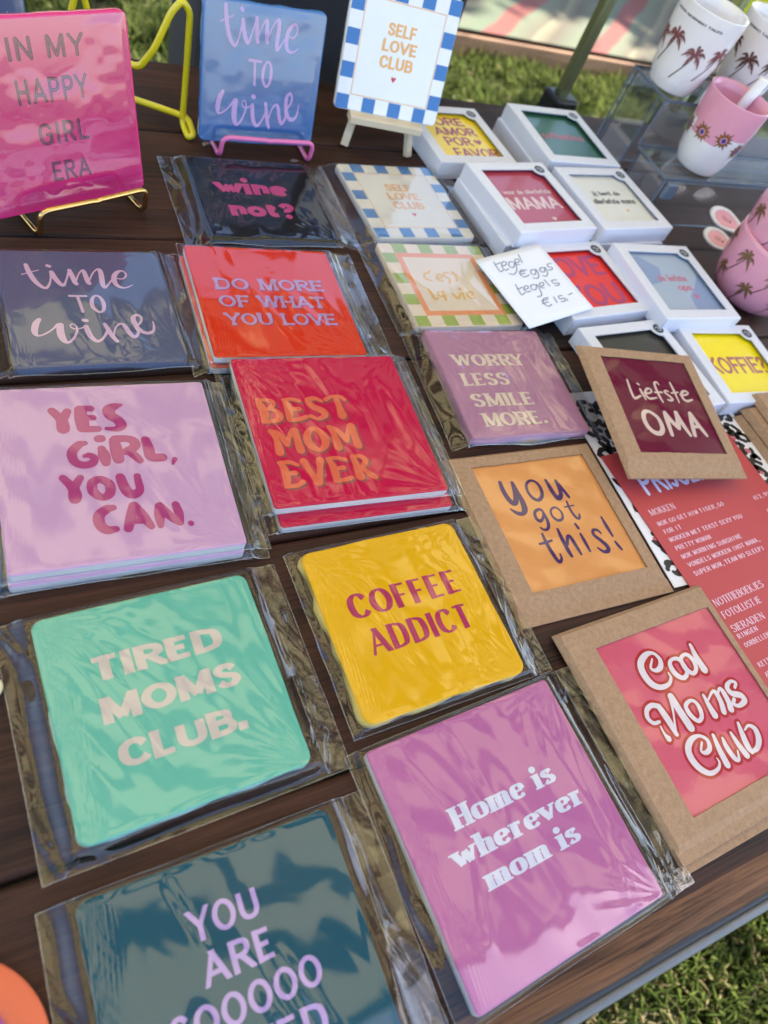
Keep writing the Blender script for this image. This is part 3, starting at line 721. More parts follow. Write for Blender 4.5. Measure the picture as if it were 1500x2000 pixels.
# ---------------------------------------------------------------- stall table
TW = wood_mat('dark_stained_wood', (14, 9, 9), (88, 54, 40), .6, coat=.0, spec=.22)
TWE = wood_mat('worn_edge_wood', (24, 15, 13), (150, 104, 72), .7, coat=.0, spec=.2)
table = thing('stall_table', 'long market table of dark brown stained planks with a steel frame', 'table', (0, 0, GZ))
TX0, TX1 = -.75, 2.05
ys = [-.092, .072, .239, .406, .568, .737, .872]
for i in range(6):
    y0, y1 = ys[i] + .0012, ys[i + 1] - .0012
    if i == 0: y0 = ys[0]
    L_ = TX1 - TX0; n = 220; m_ = 24
    V = []; Fc = []
    r = np.random.RandomState(40 + i)
    top = -.0005 * r.rand()
    # cross-section points around the plank, long axis x
    def sect(x):
        w = [(y0 + .0005, -.024), (y0, -.004), (y0 + .0012, top - .0012), (y0 + .003, top)]
        w += [(y0 + (y1 - y0) * k / m_, top) for k in range(1, m_)]
        w += [(y1 - .003, top), (y1 - .0012, top - .0012), (y1, -.004), (y1 - .0005, -.024)]
        return w
    xs = np.linspace(TX0, TX1, n + 1)
    K = len(sect(0))
    yy = np.array([sect(0)[k][0] for k in range(K)]); zz = np.array([sect(0)[k][1] for k in range(K)])
    XX, YY = np.meshgrid(xs, yy, indexing='ij'); ZZ = np.tile(zz, (n + 1, 1))
    gr = fbm(XX * 3.2 + 10 * i, YY * 150, 50 + i, 3) - .5
    inner = np.zeros(K); inner[3:-3] = 1
    ZZ = ZZ - .0009 * np.abs(gr) * inner * 1.2
    if i == 0:   # rough, weathered front edge
        rg = fbm(XX * 14, ZZ * 400 + YY * 60, 77, 4) - .5
        fr_ = np.zeros(K); fr_[0:3] = 1; fr_[3] = .8; fr_[4] = .45; fr_[5] = .2
        YY = YY + fr_ * (rg * .006); ZZ = ZZ + fr_ * np.minimum(0, (fbm(XX * 9, YY * 90, 78, 4) - .55)) * .02 * (zz > -.01)
    V = np.stack([XX, YY, ZZ - GZ], 2).reshape(-1, 3)
    for a in range(n):
        for k in range(K):
            k2 = (k + 1) % K
            Fc.append((a * K + k, (a + 1) * K + k, (a + 1) * K + k2, a * K + k2)[::-1])
    pk = mesh_obj('plank', V, Fc, [TW, TWE], table, smooth=True)
    if i == 0:
        mi = [1 if f % K < 6 else 0 for f in range(len(Fc))]; pk.data.polygons.foreach_set('material_index', mi)
FR = mat('galvanised_steel', (120, 119, 118), rough=.5, metal=.6, bump=.3, bscale=300, var=.12, vscale=50)
DK = mat('dark_frame_steel', (44, 46, 52), rough=.5, metal=.3, var=.1)
for (yc, s_) in ((-.088, -1), (.868, 1)):
    bm_obj('frame_rail', box_bm(2.78, .022, .03, (.65, yc + .002 * s_, -.041 - GZ), .002, 2), DK, table)
    tube('edge_trim', [(TX0, yc + s_ * .0175, -.040 - GZ), (TX1, yc + s_ * .0175, -.041 - GZ)], .0046, FR, table, 12)
for xx in (TX0 + .02, .65, TX1 - .02):
    bm_obj('cross_rail', box_bm(.03, .93, .028, (xx, .39, -.0405 - GZ), .002, 1), DK, table)
for xx in (TX0 + .08, TX1 - .1):
    for yy in (-.05, .83):
        tube('leg', [(xx, yy, 0), (xx, yy, -.056 - GZ)], .014, FR, table, 12)

# ---------------------------------------------------------------- tiles
def tile_body(w, h, t, material, parent, r=.006, rough=0.0, seed=1, name='tile_body', bev=.0014, side_mat=None):
    """fired tile: rounded outline, soft top edge, slightly uneven when rough > 0"""
    rr = np.random.RandomState(seed)
    out = []
    n = 7
    for cx, cy, a0 in ((w / 2 - r, h / 2 - r, 0), (-w / 2 + r, h / 2 - r, 90), (-w / 2 + r, -h / 2 + r, 180), (w / 2 - r, -h / 2 + r, 270)):
        for k in range(n):
            a = math.radians(a0 + 90 * k / (n - 1)); out.append((cx + r * math.cos(a), cy + r * math.sin(a), math.cos(a), math.sin(a)))
        nxt = {0: (-1, 0), 90: (0, -1), 180: (1, 0), 270: (0, 1)}[a0]
        ln = (w if nxt[0] else h) - 2 * r
        x, y = out[-1][:2]; nx_, ny_ = out[-1][2:]
        for k in range(1, 24):
            out.append((x + nxt[0] * ln * k / 24, y + nxt[1] * ln * k / 24, nx_, ny_))
    O = np.array(out); N = len(O)
    ang = np.arctan2(O[:, 1], O[:, 0])
    ph = rr.rand(6) * 6.28
    nz = sum(np.sin(ang * f + p) / f for f, p in zip((3, 5, 9, 14, 23, 37), ph)) * .5
    per = np.cumsum(np.hypot(*(O[:, :2] - np.roll(O[:, :2], 1, 0)).T))
    nz2 = np.array([vnoise2(np.array([p * 90]), np.array([seed * 3.3]), seed)[0] - .5 for p in per])
    off = rough * (nz * .0011)
    lo = rough * (nz2 * .003)
    lay = [(-.0006, 0, 1), (0, .0008, 1), (.0001, t * .5, 1.2), (0, t - bev, 0), (-bev * .3, t - bev * .3, 0), (-bev, t, 0), (-bev * 1.25, t, 0)]
    V = []; Fc = []
    for d, z, lw in lay:
        dd = d + off + lo * lw
        for k in range(N): V.append((O[k, 0] + O[k, 2] * dd[k], O[k, 1] + O[k, 3] * dd[k], z))
    for l in range(len(lay) - 1):
        for k in range(N):
            k2 = (k + 1) % N; Fc.append((l * N + k, l * N + k2, (l + 1) * N + k2, (l + 1) * N + k))
    b0 = (len(lay) - 1) * N; V.append((0, 0, t)); c0 = len(V) - 1
    nside = len(Fc)
    for k in range(N): Fc.append((b0 + k, b0 + (k + 1) % N, c0))
    Fc.append(tuple(range(N))[::-1])
    o = mesh_obj(name, V, Fc, [material] + ([side_mat] if side_mat else []), parent)
    sm = [f < nside for f in range(len(Fc))]
    o.data.polygons.foreach_set('use_smooth', sm)
    if side_mat:
        mi = [1 if f < 3 * N else 0 for f in range(len(Fc))]; o.data.polygons.foreach_set('material_index', mi)
    return o

def film(parent, w, h, t, mg, seed, amp=1.0, step=.0012, pleat='l', base=.0, name='cellophane_bag', flap=True, lift=.0007):
    """clear bag draped over a tile; mg = margins left, right, top, bottom (m)"""
    L, R, T_, B = mg
    x0, x1, y0, y1 = -w / 2 - L, w / 2 + R, -h / 2 - B, h / 2 + T_
    xs = np.concatenate([[x0, x0 + .0005], np.arange(x0 + .0012, x1 - .0008, step), [x1 - .0005, x1]])
    ys_ = np.concatenate([[y0, y0 + .0005], np.arange(y0 + .0012, y1 - .0008, step), [y1 - .0005, y1]])
    X, Y = np.meshgrid(xs, ys_, indexing='ij')
    dx = np.abs(X) - w / 2; dy = np.abs(Y) - h / 2
    d = np.where((dx > 0) & (dy > 0), np.hypot(dx, dy), np.maximum(dx, dy))
    rs_ = np.random.RandomState(seed)
    # width over which the film falls to the table differs along the edge
    ang = np.arctan2(Y, X)
    fall = t * (1.0 + 1.6 * fbm(X * 18 + seed, Y * 18, seed + 5, 2))
    fall = np.where(dy > dx, fall * .55, fall)
    s = np.clip(d / fall, 0, 1); s = s * s * (3 - 2 * s)
    Z = (t + lift) * (1 - s) + (.0016) * s
    inside = np.clip(-d / .004, 0, 1); outside = np.clip((d - .002) / .010, 0, 1)
    # margins: crumpled, creased film
    wx = fbm(X * 40, Y * 40, seed + 11, 2) * 1.6; wy = fbm(X * 40 + 9, Y * 40, seed + 12, 2) * 1.6
    rid = np.abs(fbm(X * 24 + Y * 6, Y * 12, seed + 1, 1) - .5) * 2
    fine = np.abs(fbm(X * 210 + wx * 2, Y * 120 + wy * 2, seed + 2, 3) - .5) * 2
    lng = np.abs(fbm(X * 80 + wx * .7, Y * 8 + wy * .3, seed + 3, 2) - .5) * 2
    Z += outside * amp * (.0013 * (1 - rid) ** 2)
    # crisp straight creases in the margins
    def crease(px, py, th, ln, wd, ht):
        u = (X - px) * math.cos(th) + (Y - py) * math.sin(th); v = -(X - px) * math.sin(th) + (Y - py) * math.cos(th)
        return ht * np.maximum(0, 1 - np.abs(v) / wd) * np.clip(1.2 - np.abs(u) / ln, 0, 1)
    for k in range(13):
        sd = rs_.rand()
        if sd < .72:
            sx = 1 if rs_.rand() < .6 else -1
            px = sx * (w / 2 + rs_.uniform(.3, 1) * (R if sx > 0 else L)); py = rs_.uniform(-h / 2, h / 2)
            th = math.pi / 2 + rs_.normal(0, .45)
        else:
            sy = 1 if rs_.rand() < .5 else -1
            px = rs_.uniform(-w / 2, w / 2); py = sy * (h / 2 + rs_.uniform(.4, 1) * (T_ if sy > 0 else B)); th = rs_.normal(0, .2)
        Z += outside * crease(px, py, th, rs_.uniform(.012, .045), rs_.uniform(.0025, .0065), rs_.uniform(.0008, .0024)) * amp
    # top: slack folds running up the tile + shallow swells
    f1 = fbm(X * 54 + fbm(X * 10, Y * 10, seed + 8, 2) * 2.6, Y * 7 + X * 5, seed + 4, 1) - .5
    f2 = fbm(X * 15 + seed, Y * 13, seed + 6, 2) - .5
    Z += inside * amp * (.0013 * f1 + .0009 * f2)
    for k in range(7):   # long slack ridges on the top
        px, py = rs_.uniform(-w / 2, w / 2), rs_.uniform(-h / 2, h / 2)
        Z += inside * crease(px, py, math.pi / 2 + rs_.normal(.25, .25), rs_.uniform(.02, .05), rs_.uniform(.004, .010), rs_.uniform(.0002, .0006)) * amp
    # pleats parallel to the sides
    if pleat:
        q = (X + w / 2) if 'l' in pleat else (w / 2 - X)
        q2 = q - .1 * np.abs(Y + h * .5) - .004 * (fbm(Y * 20, Y * 0 + 3, seed + 10, 2) - .5)
        env = np.exp(-((q - .006) / .007) ** 2)
        Z += inside * env * .00022 * np.sin(q2 * 2 * np.pi / .0024)
    # fans of creases from the corners
    for cx, cy in ((-w / 2, h / 2), (w / 2, h / 2), (w / 2, -h / 2)):
        if rs_.rand() < .6:
            rr = np.hypot(X - cx, Y - cy); aa = np.arctan2(Y - cy, X - cx)
            env = np.clip(rr / .006, 0, 1) * np.exp(-rr / .028)
            Z += env * .00014 * amp * np.sin(aa * (22 + 8 * rs_.rand()) + rs_.rand() * 6)
    Z = np.maximum(Z, np.where(d < .0012, t + .00035, .0006)) + base
    n, m_ = X.shape
    V = np.stack([X, Y, Z], 2).reshape(-1, 3)
    idx = np.arange(n * m_).reshape(n, m_)
    F_ = np.stack([idx[:-1, :-1], idx[1:, :-1], idx[1:, 1:], idx[:-1, 1:]], 2).reshape(-1, 4)
    edge = np.zeros((n - 1, m_ - 1), int); edge[0, :] = edge[-1, :] = 1; edge[:, 0] = edge[:, -1] = 1
    edge = edge.reshape(-1)
    if flap:   # folded-over closing strip along the right margin
        fw = min(.016, R * .62)
        xf_ = np.concatenate([[x1 - fw - .002, x1 - fw - .0015], np.arange(x1 - fw, x1 - .003, step), [x1 - .0025]])
        yf = ys_[2:-2]
        A, Bq = np.meshgrid(xf_, yf, indexing='ij')
        zz = .0046 + .0026 * np.abs(fbm(A * 45 + 3 + Bq * 15, Bq * 12, seed + 21, 1) - .5) + .0008 * np.abs(fbm(A * 60 - Bq * 30, Bq * 24, seed + 22, 1) - .5) + base
        dxa = A - w / 2; zz += np.clip(1 - dxa / .006, 0, 1) * t * .6
        b0 = len(V); V = np.concatenate([V, np.stack([A, Bq, zz], 2).reshape(-1, 3)])
        n2, m2 = A.shape; id2 = np.arange(n2 * m2).reshape(n2, m2) + b0
        F2 = np.stack([id2[:-1, :-1], id2[1:, :-1], id2[1:, 1:], id2[:-1, 1:]], 2).reshape(-1, 4)
        e2 = np.zeros((n2 - 1, m2 - 1), int); e2[0, :] = 1; e2 = e2.reshape(-1)
        F_ = np.concatenate([F_, F2]); edge = np.concatenate([edge, e2])
    me = bpy.data.meshes.new(name)
    me.vertices.add(len(V)); me.vertices.foreach_set('co', V.reshape(-1).astype(np.float32))
    me.loops.add(F_.size); me.loops.foreach_set('vertex_index', F_.reshape(-1).astype(np.int32))
    me.polygons.add(len(F_)); me.polygons.foreach_set('loop_start', np.arange(0, F_.size, 4, dtype=np.int32))
    me.polygons.foreach_set('loop_total', np.full(len(F_), 4, dtype=np.int32))
    me.materials.append(FILM); me.materials.append(FILM_EDGE)
    me.polygons.foreach_set('material_index', edge.astype(np.int32))
    me.polygons.foreach_set('use_smooth', np.ones(len(F_), bool))
    me.update(calc_edges=True)
    o = bpy.data.objects.new(name, me); COL.objects.link(o); o.parent = parent
    return o

LZ = .00016   # thickness of the print above the glaze
GRP = 'wrapped word tiles laid out on the table'
def flat_tile(label, x, y, rot, w, h, rgb, t=.0085, z=0, rough=.3, seed=1, mg=(.018, .026, .010, .010), amp=1.0, step=.0012, r=.005, bagged=True, pleat='l', side=None, gl=.28, group=GRP, flap=True, glname=None):
    t_ = thing('wrapped_tile', label, 'tile', (x, y, z + .0006), (0, 0, math.radians(rot)), group)
    gm_ = glaze(glname or label[:60].replace(' ', '_'), rgb, gl, spec=.12, coat=0)
    tile_body(w, h, t, gm_, t_, r, rough, seed, side_mat=side)
    if bagged: film(t_, w, h, t, mg, seed, amp, step, pleat, flap=flap)
    return t_, t
INK = lambda n, rgb: mat('ink_' + n, rgb, rough=.35, var=.03, vscale=80)
CER = mat('bare_ceramic', (205, 200, 196), rough=.6, bump=.4, bscale=250, var=.08, vscale=60)
def words(parent, lines, sty, z, ink, name='lettering', off=(0, 0), mono=False):
    geos = [text_geo(a, b, c, d, e, f, mono) for (a, b, c, d, e, f) in lines] if sty is None else [text_geo(a, sty, c, d, e, f, mono) for (a, c, d, e, f) in lines]
    return print_obj(name, geos, z, ink, parent, off)

# TIRED MOMS CLUB.
T1, t1 = flat_tile('mint green tile reading TIRED MOMS CLUB. in a clear bag', .0685, .1448, 2.43, .1336, .134, (104, 188, 166), rough=1.0, seed=11, r=.007, mg=(.020, .024, .004, .010), amp=1.0, step=.0010, side=mat('mint_edge_glaze', (176, 218, 204), rough=.3, var=.08, vscale=90))
words(T1, [('TIRED', -39.4, 38.4, 18.9, 34.5), ('MOMS', -40.8, 42.0, -7.2, 8.7), ('CLUB.', -37.6, 36.7, -34.6, -18.7)], 'A', t1 + LZ, INK('greige', (204, 190, 182)))
# COFFEE ADDICT
T2, t2 = flat_tile('mustard yellow tile reading COFFEE ADDICT with lumpy edges', .2412, .1582, 1.92, .1305, .1292, (238, 178, 0), rough=1.5, seed=23, r=.008, mg=(.010, .025, .003, .005), step=.0010, side=mat('yellow_edge_glaze', (226, 196, 104), rough=.3, var=.14, vscale=120))
words(T2, [('COFFEE', -45.8, 44.8, 6.0, 25.2), ('ADDICT', -41.5, 40.9, -21.9, -3.0)], 'H', t2 + LZ, INK('raspberry', (178, 24, 88)))
# HOME IS WHEREVER MOM IS
T3, t3 = flat_tile('mauve tile reading Home is wherever mom is, at the near table edge', .2505, .0064, 3.82, .1487, .1511, (190, 106, 162), rough=.15, seed=31, mg=(.012, .031, .003, .005), step=.0010, r=.003, side=CER)
words(T3, [('Home is', -41.2, 42.7, 12.2, 25.4), ('wherever', -52.3, 53.5, -6.9, 5.6), ('mom is', -37.5, 38.5, -25.3, -13.0)], 'D', t3 + LZ, INK('ice', (214, 214, 236)))
# YOU ARE SOOOOO LOVED
T4, t4 = flat_tile('dark teal tile reading YOU ARE SOOOOO LOVED, nearest in the photo', .0693, -.0169, 1.38, .1387, .1387, (0, 76, 98), rough=.5, seed=43, mg=(.018, .026, .003, .010), step=.0010, side=mat('teal_edge_glaze', (78, 124, 134), rough=.3, var=.1, vscale=90), r=.006, gl=.15)
words(T4, [('YOU', -21.0, 16.9, 30.3, 45.8), ('ARE', -19.4, 17.5, 9.5, 24.9), ('SOOOOO', -39.3, 38.5, -11.3, 4.1), ('LOVED', -34, 34, -32.3, -16.9)], 'K', t4 + LZ, INK('lavender', (184, 152, 212)))
# YES GIRL, YOU CAN. (two in a stack)
flat_tile('lower pale pink tile under the YES GiRL tile', .0662, .3052, -1.6, .1472, .1468, (206, 160, 200), rough=.15, seed=52, mg=(.010, .018, .003, .004), r=.003, side=CER, glname='yes_pink')
T5, t5 = flat_tile('pale pink tile reading YES GiRL, YOU CAN., on top of its twin', .0672, .3073, -1.99, .1472, .1468, (206, 160, 200), z=.0092, rough=.15, seed=51, mg=(.010, .017, .003, .004), amp=.8, step=.0011, r=.003, side=CER, glname='yes_pink')
print_obj('lettering', [trace_geo('yesgirl')], t5 + LZ, INK('magenta', (170, 30, 118)), T5)
# BEST MOM EVER (two in a stack)
flat_tile('lower crimson tile sticking out under the BEST MOM EVER tile', .2437, .3137, -2.2, .1449, .1448, (202, 0, 70), rough=.15, seed=62, mg=(.010, .017, .003, .004), r=.003, side=CER, glname='best_crimson')
T6, t6 = flat_tile('crimson tile reading BEST MOM EVER, on top of its twin', .2407, .3242, -2.6, .1449, .1448, (202, 0, 70), z=.0092, rough=.15, seed=61, mg=(.014, .017, .003, .004), amp=.8, step=.0011, r=.003, side=CER, glname='best_crimson')
bmg = trace_geo('bestmom')
print_obj('lettering_shadow', [xf(bmg, lambda a, b: (a + 1.5, b - 1.6))], t6 + .00009, INK('dusk_brown', (142, 60, 66)), T6)
print_obj('lettering', [bmg], t6 + .0002, INK('coral', (228, 98, 66)), T6)
# WORRY LESS SMILE MORE.
T7, t7 = flat_tile('dusty mauve tile reading WORRY LESS SMILE MORE. in cream', .430, .3603, -3.19, .1306, .1303, (182, 128, 158), t=.011, rough=.8, seed=71, mg=(.020, .026, .004, .006), r=.003, step=.0012)
words(T7, [('WORRY', -51.6, 31.6, 18.3, 33.0), ('LESS', -50.5, 2.0, -5.9, 9.3), ('SMILE', -49.5, 17.2, -30.9, -15.5), ('MORE.', -48.1, 21.6, -53.7, -38.3)], 'E', t7 + LZ, INK('cream', (226, 202, 184)))
# TIME TO WINE flat
T8, t8 = flat_tile('slate blue tile reading time TO wine, lying flat in its bag', .0801, .4735, -.3, .1268, .1272, (84, 90, 124), rough=.6, seed=81, mg=(.014, .016, .003, .005), r=.007, amp=.7)
TWG = trace_geo('timewine')
print_obj('lettering', [TWG], t8 + LZ, INK('rose', (206, 170, 202)), T8)
# DO MORE OF WHAT YOU LOVE (two)
flat_tile('lower coral tile directly under the DO MORE tile', .2275, .4640, -2.2, .1344, .1338, (226, 92, 72), rough=.15, seed=92, mg=(.014, .020, .003, .004), r=.003, side=CER)
T9, t9 = flat_tile('red orange tile reading DO MORE OF WHAT YOU LOVE in lilac', .2304, .4661, -2.7, .1344, .1338, (220, 48, 4), z=.0092, rough=.15, seed=91, mg=(.006, .028, .003, .004), amp=.7, r=.003, side=CER)
dl = [('DO MORE', -50.5, 50.2, 10.8, 25.5), ('OF WHAT', -50.5, 46.4, -10.6, 4.2), ('YOU LOVE', -50.5, 50.0, -32.0, -17.2)]
words(T9, dl, 'C', t9 + .00009, INK('berry', (170, 22, 70)), 'lettering_shadow', off=(1.1, -.9))
words(T9, dl, 'C', t9 + .0002, INK('lilac', (178, 138, 190)))
# wine not?
T10, t10 = flat_tile('glossy black tile reading wine not? in pink', .2653, .6186, -.89, .1262, .1217, (26, 24, 30), rough=.6, seed=101, mg=(.026, .026, .005, .005), r=.007, amp=.7, gl=.06)
words(T10, [('wine', -45.7, 31.0, 5.2, 29.0), ('not?', -37.9, 29.8, -28.6, -6.0)], 'W', t10 + LZ, INK('hot_pink', (190, 56, 124)))

def checker(parent, half_w, half_h, z, ink, n=8):
    cw, ch = 2 * half_w / n, 2 * half_h / n; R_ = []
    for i in range(n):
        for j in range(n):
            if 0 < i < n - 1 and 0 < j < n - 1: continue
            if (i + (n - 1 - j)) % 2 == 1:
                R_.append((-half_w + i * cw + (.3 if i else .8), -half_h + j * ch + (0.3 if j else .8), -half_w + (i + 1) * cw - (.3 if i < n - 1 else .8), -half_h + (j + 1) * ch - (.3 if j < n - 1 else .8)))
    print_obj('check_print', [quads_geo(R_)], z, ink, parent)
def frame_print(parent, a, b, th, z, ink, name='frame_print'):
    print_obj(name, [quads_geo([(-a, b - th, a, b), (-a, -b, a, -b + th), (-a, -b + th, -a + th, b - th), (a - th, -b + th, a, b - th)])], z, ink, parent)
HEART = [(0, -4.2), (-3.6, .2), (-3.5, 2.2), (-2.2, 3.2), (-.9, 2.6), (0, 1.2), (.9, 2.6), (2.2, 3.2), (3.5, 2.2), (3.6, .2)]
def self_love(parent, w, h, z, k=1.0):
    a, b = w * 500, h * 500
    checker(parent, a, b, z + .00012, INK('denim', (52, 112, 178)))
    frame_print(parent, a * .745, b * .745, .9, z + .00012, INK('apricot', (226, 170, 100)))
    words(parent, [('SELF', -16.8, 16.3, 15.5, 28.0), ('LOVE', -20.1, 20.7, .5, 12.8), ('CLUB', -19.8, 19.6, -15.2, -2.6)], 'J', z + LZ, INK('apricot', (226, 170, 100)))
    print_obj('heart_print', [([(x * .75, y * .8 - 24) for x, y in HEART], [tuple(range(10))])], z + LZ, INK('heart_red', (200, 50, 60)), parent)
T11, t11 = flat_tile('flat tile reading SELF LOVE CLUB with blue and white check border, bagged', .4341, .6272, 1.87, .1244, .1233, (222, 216, 208), rough=.2, seed=111, mg=(.018, .028, .004, .005), r=.005, amp=.6)
self_love(T11, .1244, .1233, t11)
# c'est la vie
T12, t12 = flat_tile("cream tile reading c'est la vie with green check border and orange frame", .4305, .4945, -.96, .126, .1206, (232, 212, 192), rough=.2, seed=121, mg=(.020, .018, .004, .005), r=.004, amp=.6)
checker(T12, 63, 60.3, t12 + .00012, INK('leaf_green', (158, 174, 74)))
frame_print(T12, 47.4, 45.3, 6.2, t12 + .00012, INK('orange', (236, 146, 92)))
print_obj('lettering', [trace_geo('cest')], t12 + LZ, INK('marigold', (230, 178, 84)), T12)

# ---------------------------------------------------------------- upright tiles on easels
def upright(label, x, y, z, yaw, lean, w, h, rgb, t=.008, rough=.3, seed=1, r=.006, gl=.2, name='display_tile', group='tiles standing on easels'):
    t_ = thing(name, label, 'tile', (x, y, z), (0, 0, 0), group)
    # local frame of the tile: x right, y up the face, z out of the face
    Rm = Matrix.Rotation(math.radians(yaw), 4, 'Z') @ Matrix.Rotation(math.radians(90 - lean), 4, 'X')
    t_.matrix_world = Matrix.Translation((x, y, z)) @ Rm @ Matrix.Translation((0, h / 2, -t))
    tile_body(w, h, t, glaze(label[:50].replace(' ', '_'), rgb, gl), t_, r, rough, seed)
    return t_, t
def wavy_glaze(parent, w, h, t, seed, amp, name='clear_coat', material=None):
    xs = np.linspace(-w / 2 + .002, w / 2 - .002, 110); ys_ = np.linspace(-h / 2 + .002, h / 2 - .002, 110)
    X, Y = np.meshgrid(xs, ys_, indexing='ij')
    Z = t + .0007 + amp * (.0050 * (fbm(X * 15, Y * 22, seed, 2) - .5) + .0008 * (fbm(X * 60, Y * 75, seed + 4, 2) - .5))
    ed = np.minimum(np.minimum(X - xs[0], xs[-1] - X), np.minimum(Y - ys_[0], ys_[-1] - Y))
    k = np.clip(ed / .006, 0, 1); Z = Z * k + (t + .0002) * (1 - k); Z = np.maximum(Z, t + .0003)
    n, m_ = X.shape; idx = np.arange(n * m_).reshape(n, m_)
    F_ = np.stack([idx[:-1, :-1], idx[1:, :-1], idx[1:, 1:], idx[:-1, 1:]], 2).reshape(-1, 4)
    return mesh_obj(name, np.stack([X, Y, Z], 2).reshape(-1, 3), F_.tolist(), material or FILM, parent, smooth=True)
U1, u1 = upright('hot pink tile reading IN MY HAPPY GIRL ERA, propped on the gold easel', .087, .595, .012, 21.9, 15.6, .14, .14, (214, 42, 116), rough=.3, seed=5, gl=.12)
DKP = INK('plum_outline', (70, 8, 60))
DKI = INK('dusky_pink', (120, 18, 78))
hp = [('IN MY', -32, 30, 41, 57), ('HAPPY', -31, 28, 11, 29), ('GIRL', -20, 23, -20, -3), ('ERA', -14, 20, -49, -33)]
words(U1, hp, 'T', u1 + .0001, DKP, 'lettering')
_s = STY['T']; STY['T'] = (8.5, 8.5) + _s[2:]; _GC.clear()
hp2 = [(a, b + .6, c - .6, d + .6, e - .6) for a, b, c, d, e in hp]
words(U1, hp2, 'T', u1 + .0002, DKI, 'lettering_inline'); STY['T'] = _s; _GC.clear()
wavy_glaze(U1, .14, .14, u1, 15, 1.0, 'cellophane_bag', FILM_UP)
U2, u2 = upright('glossy blue tile reading time TO wine, standing on the pink easel', .285, .706, .012, 2.3, 13.9, .125, .125, (62, 110, 170), rough=1.0, seed=9, gl=.1)
print_obj('lettering', [xf(TWG, lambda a, b: (a * .98, b * 1.18 + 3))], u2 + .0002, INK('lilac_pink', (196, 158, 212)), U2)
wavy_glaze(U2, .125, .125, u2, 25, .8, 'cellophane_bag')
U3, u3 = upright('blue and white check tile reading SELF LOVE CLUB on the small wooden easel', .441, .733, .040, -8.5, 18.6, .124, .124, (226, 226, 228), rough=.15, seed=13, r=.005, gl=.2)
self_love(U3, .124, .124, u3)
U4, u4 = upright('blue bagged tile with lilac lettering behind the pink one, at the top left corner', .020, .800, .012, 8, 14, .125, .125, (92, 112, 150), rough=.8, seed=17, gl=.12)
print_obj('lettering', [xf(TWG, lambda a, b: (a * .98 + 4, b * 1.0 + 2))], u4 + .0002, INK('lilac_pink', (196, 158, 212)), U4)
wavy_glaze(U4, .125, .125, u4, 29, .9, 'cellophane_bag')

def wire_easel(label, x, y, yaw, hw, material, lip=.016, front=.020, r=.0024):
    e = thing('wire_easel', label, 'easel', (x, y, 0), (0, 0, math.radians(yaw)), 'small wire easels')
    z0 = r + .0002
    pts = [(-hw, .05, z0), (-hw, -front, z0), (-hw, -front - .002, .012 + lip), (-.004, -front - .003, .012 + lip), (0, -front - .003, .0112 + lip), (.004, -front - .003, .012 + lip), (hw, -front - .002, .012 + lip), (hw, -front, z0), (hw, .05, z0)]
    tube('front_hook', rounded_poly(pts, .009, 5), r, material, e, 10)
    tube('back_support', rounded_poly([(-hw, .05, z0), (-hw, .012, .0095), (-hw, .035, .088), (hw, .035, .088), (hw, .012, .0095), (hw, .05, z0)], .012, 5), r, material, e, 10)
    return e
GOLD = mat('brass_wire', (214, 176, 112), rough=.22, metal=1, var=.05)
PINKW = mat('pink_enamel_wire', (212, 104, 160), rough=.3, coat=.5)
YELW = mat('yellow_enamel_wire', (214, 198, 24), rough=.32, coat=.4)
wire_easel('brass wire easel holding the hot pink tile', .0935, .600, 21.9, .050, GOLD)
wire_easel('pink wire easel holding the glossy blue tile', .292, .712, 1.5, .050, PINKW, front=.018, lip=.014)
ye = thing('wire_easel', 'empty yellow wire easel between the pink tile and the blue tile', 'easel', (0, 0, 0), group='small wire easels')
tube('right_side', rounded_poly([(.150, .770, .050), (.172, .752, .052), (.184, .746, .075), (.197, .745, .110), (.206, .745, .121), (.214, .745, .112), (.2155, .745, .060), (.2155, .742, .006), (.217, .722, .003), (.2225, .722, .006), (.221, .742, .012), (.209, .748, .0125), (.12, .790, .0125)], .007, 5), .0032, YELW, ye, 10)
tube('left_side', rounded_poly([(.12, .790, .0125), (.108, .795, .0125), (.104, .782, .004), (.104, .797, .004), (.118, .80, .070), (.126, .80, .100), (.134, .80, .070), (.150, .80, .04), (.160, .79, .045), (.150, .770, .050)], .007, 5), .0032, YELW, ye, 10)
PLW = wood_mat('pale_easel_wood', (196, 178, 150), (232, 216, 190), .6, coat=0)
we = thing('wooden_easel', 'small pale wooden easel under the check tile', 'easel', (.441, .733, 0), (0, 0, math.radians(-8.5)))
bm_obj('ledge', box_bm(.088, .016, .008, (0, -.004, .0358), .0006, 1), PLW, we)
def stick(name, a, b, w, parent, material):
    a, b = Vector(a), Vector(b); d = b - a
    bm = box_bm(w, w * .8, d.length, (0, 0, d.length / 2), .0006, 1)
    o = bm_obj(name, bm, material, parent); o.rotation_mode = 'QUATERNION'
    o.rotation_quaternion = d.to_track_quat('Z', 'Y'); o.location = a
    return o
stick('leg', (-.040, -.004, .001), (-.012, .0465, .150), .0085, we, PLW)
stick('leg', (.040, -.004, .001), (.012, .0465, .150), .0085, we, PLW)
stick('back_leg', (0, .085, .001), (0, .0485, .138), .0075, we, PLW)
stick('cross_bar', (-.028, .0200, .066), (.028, .0200, .066), .006, we, PLW)

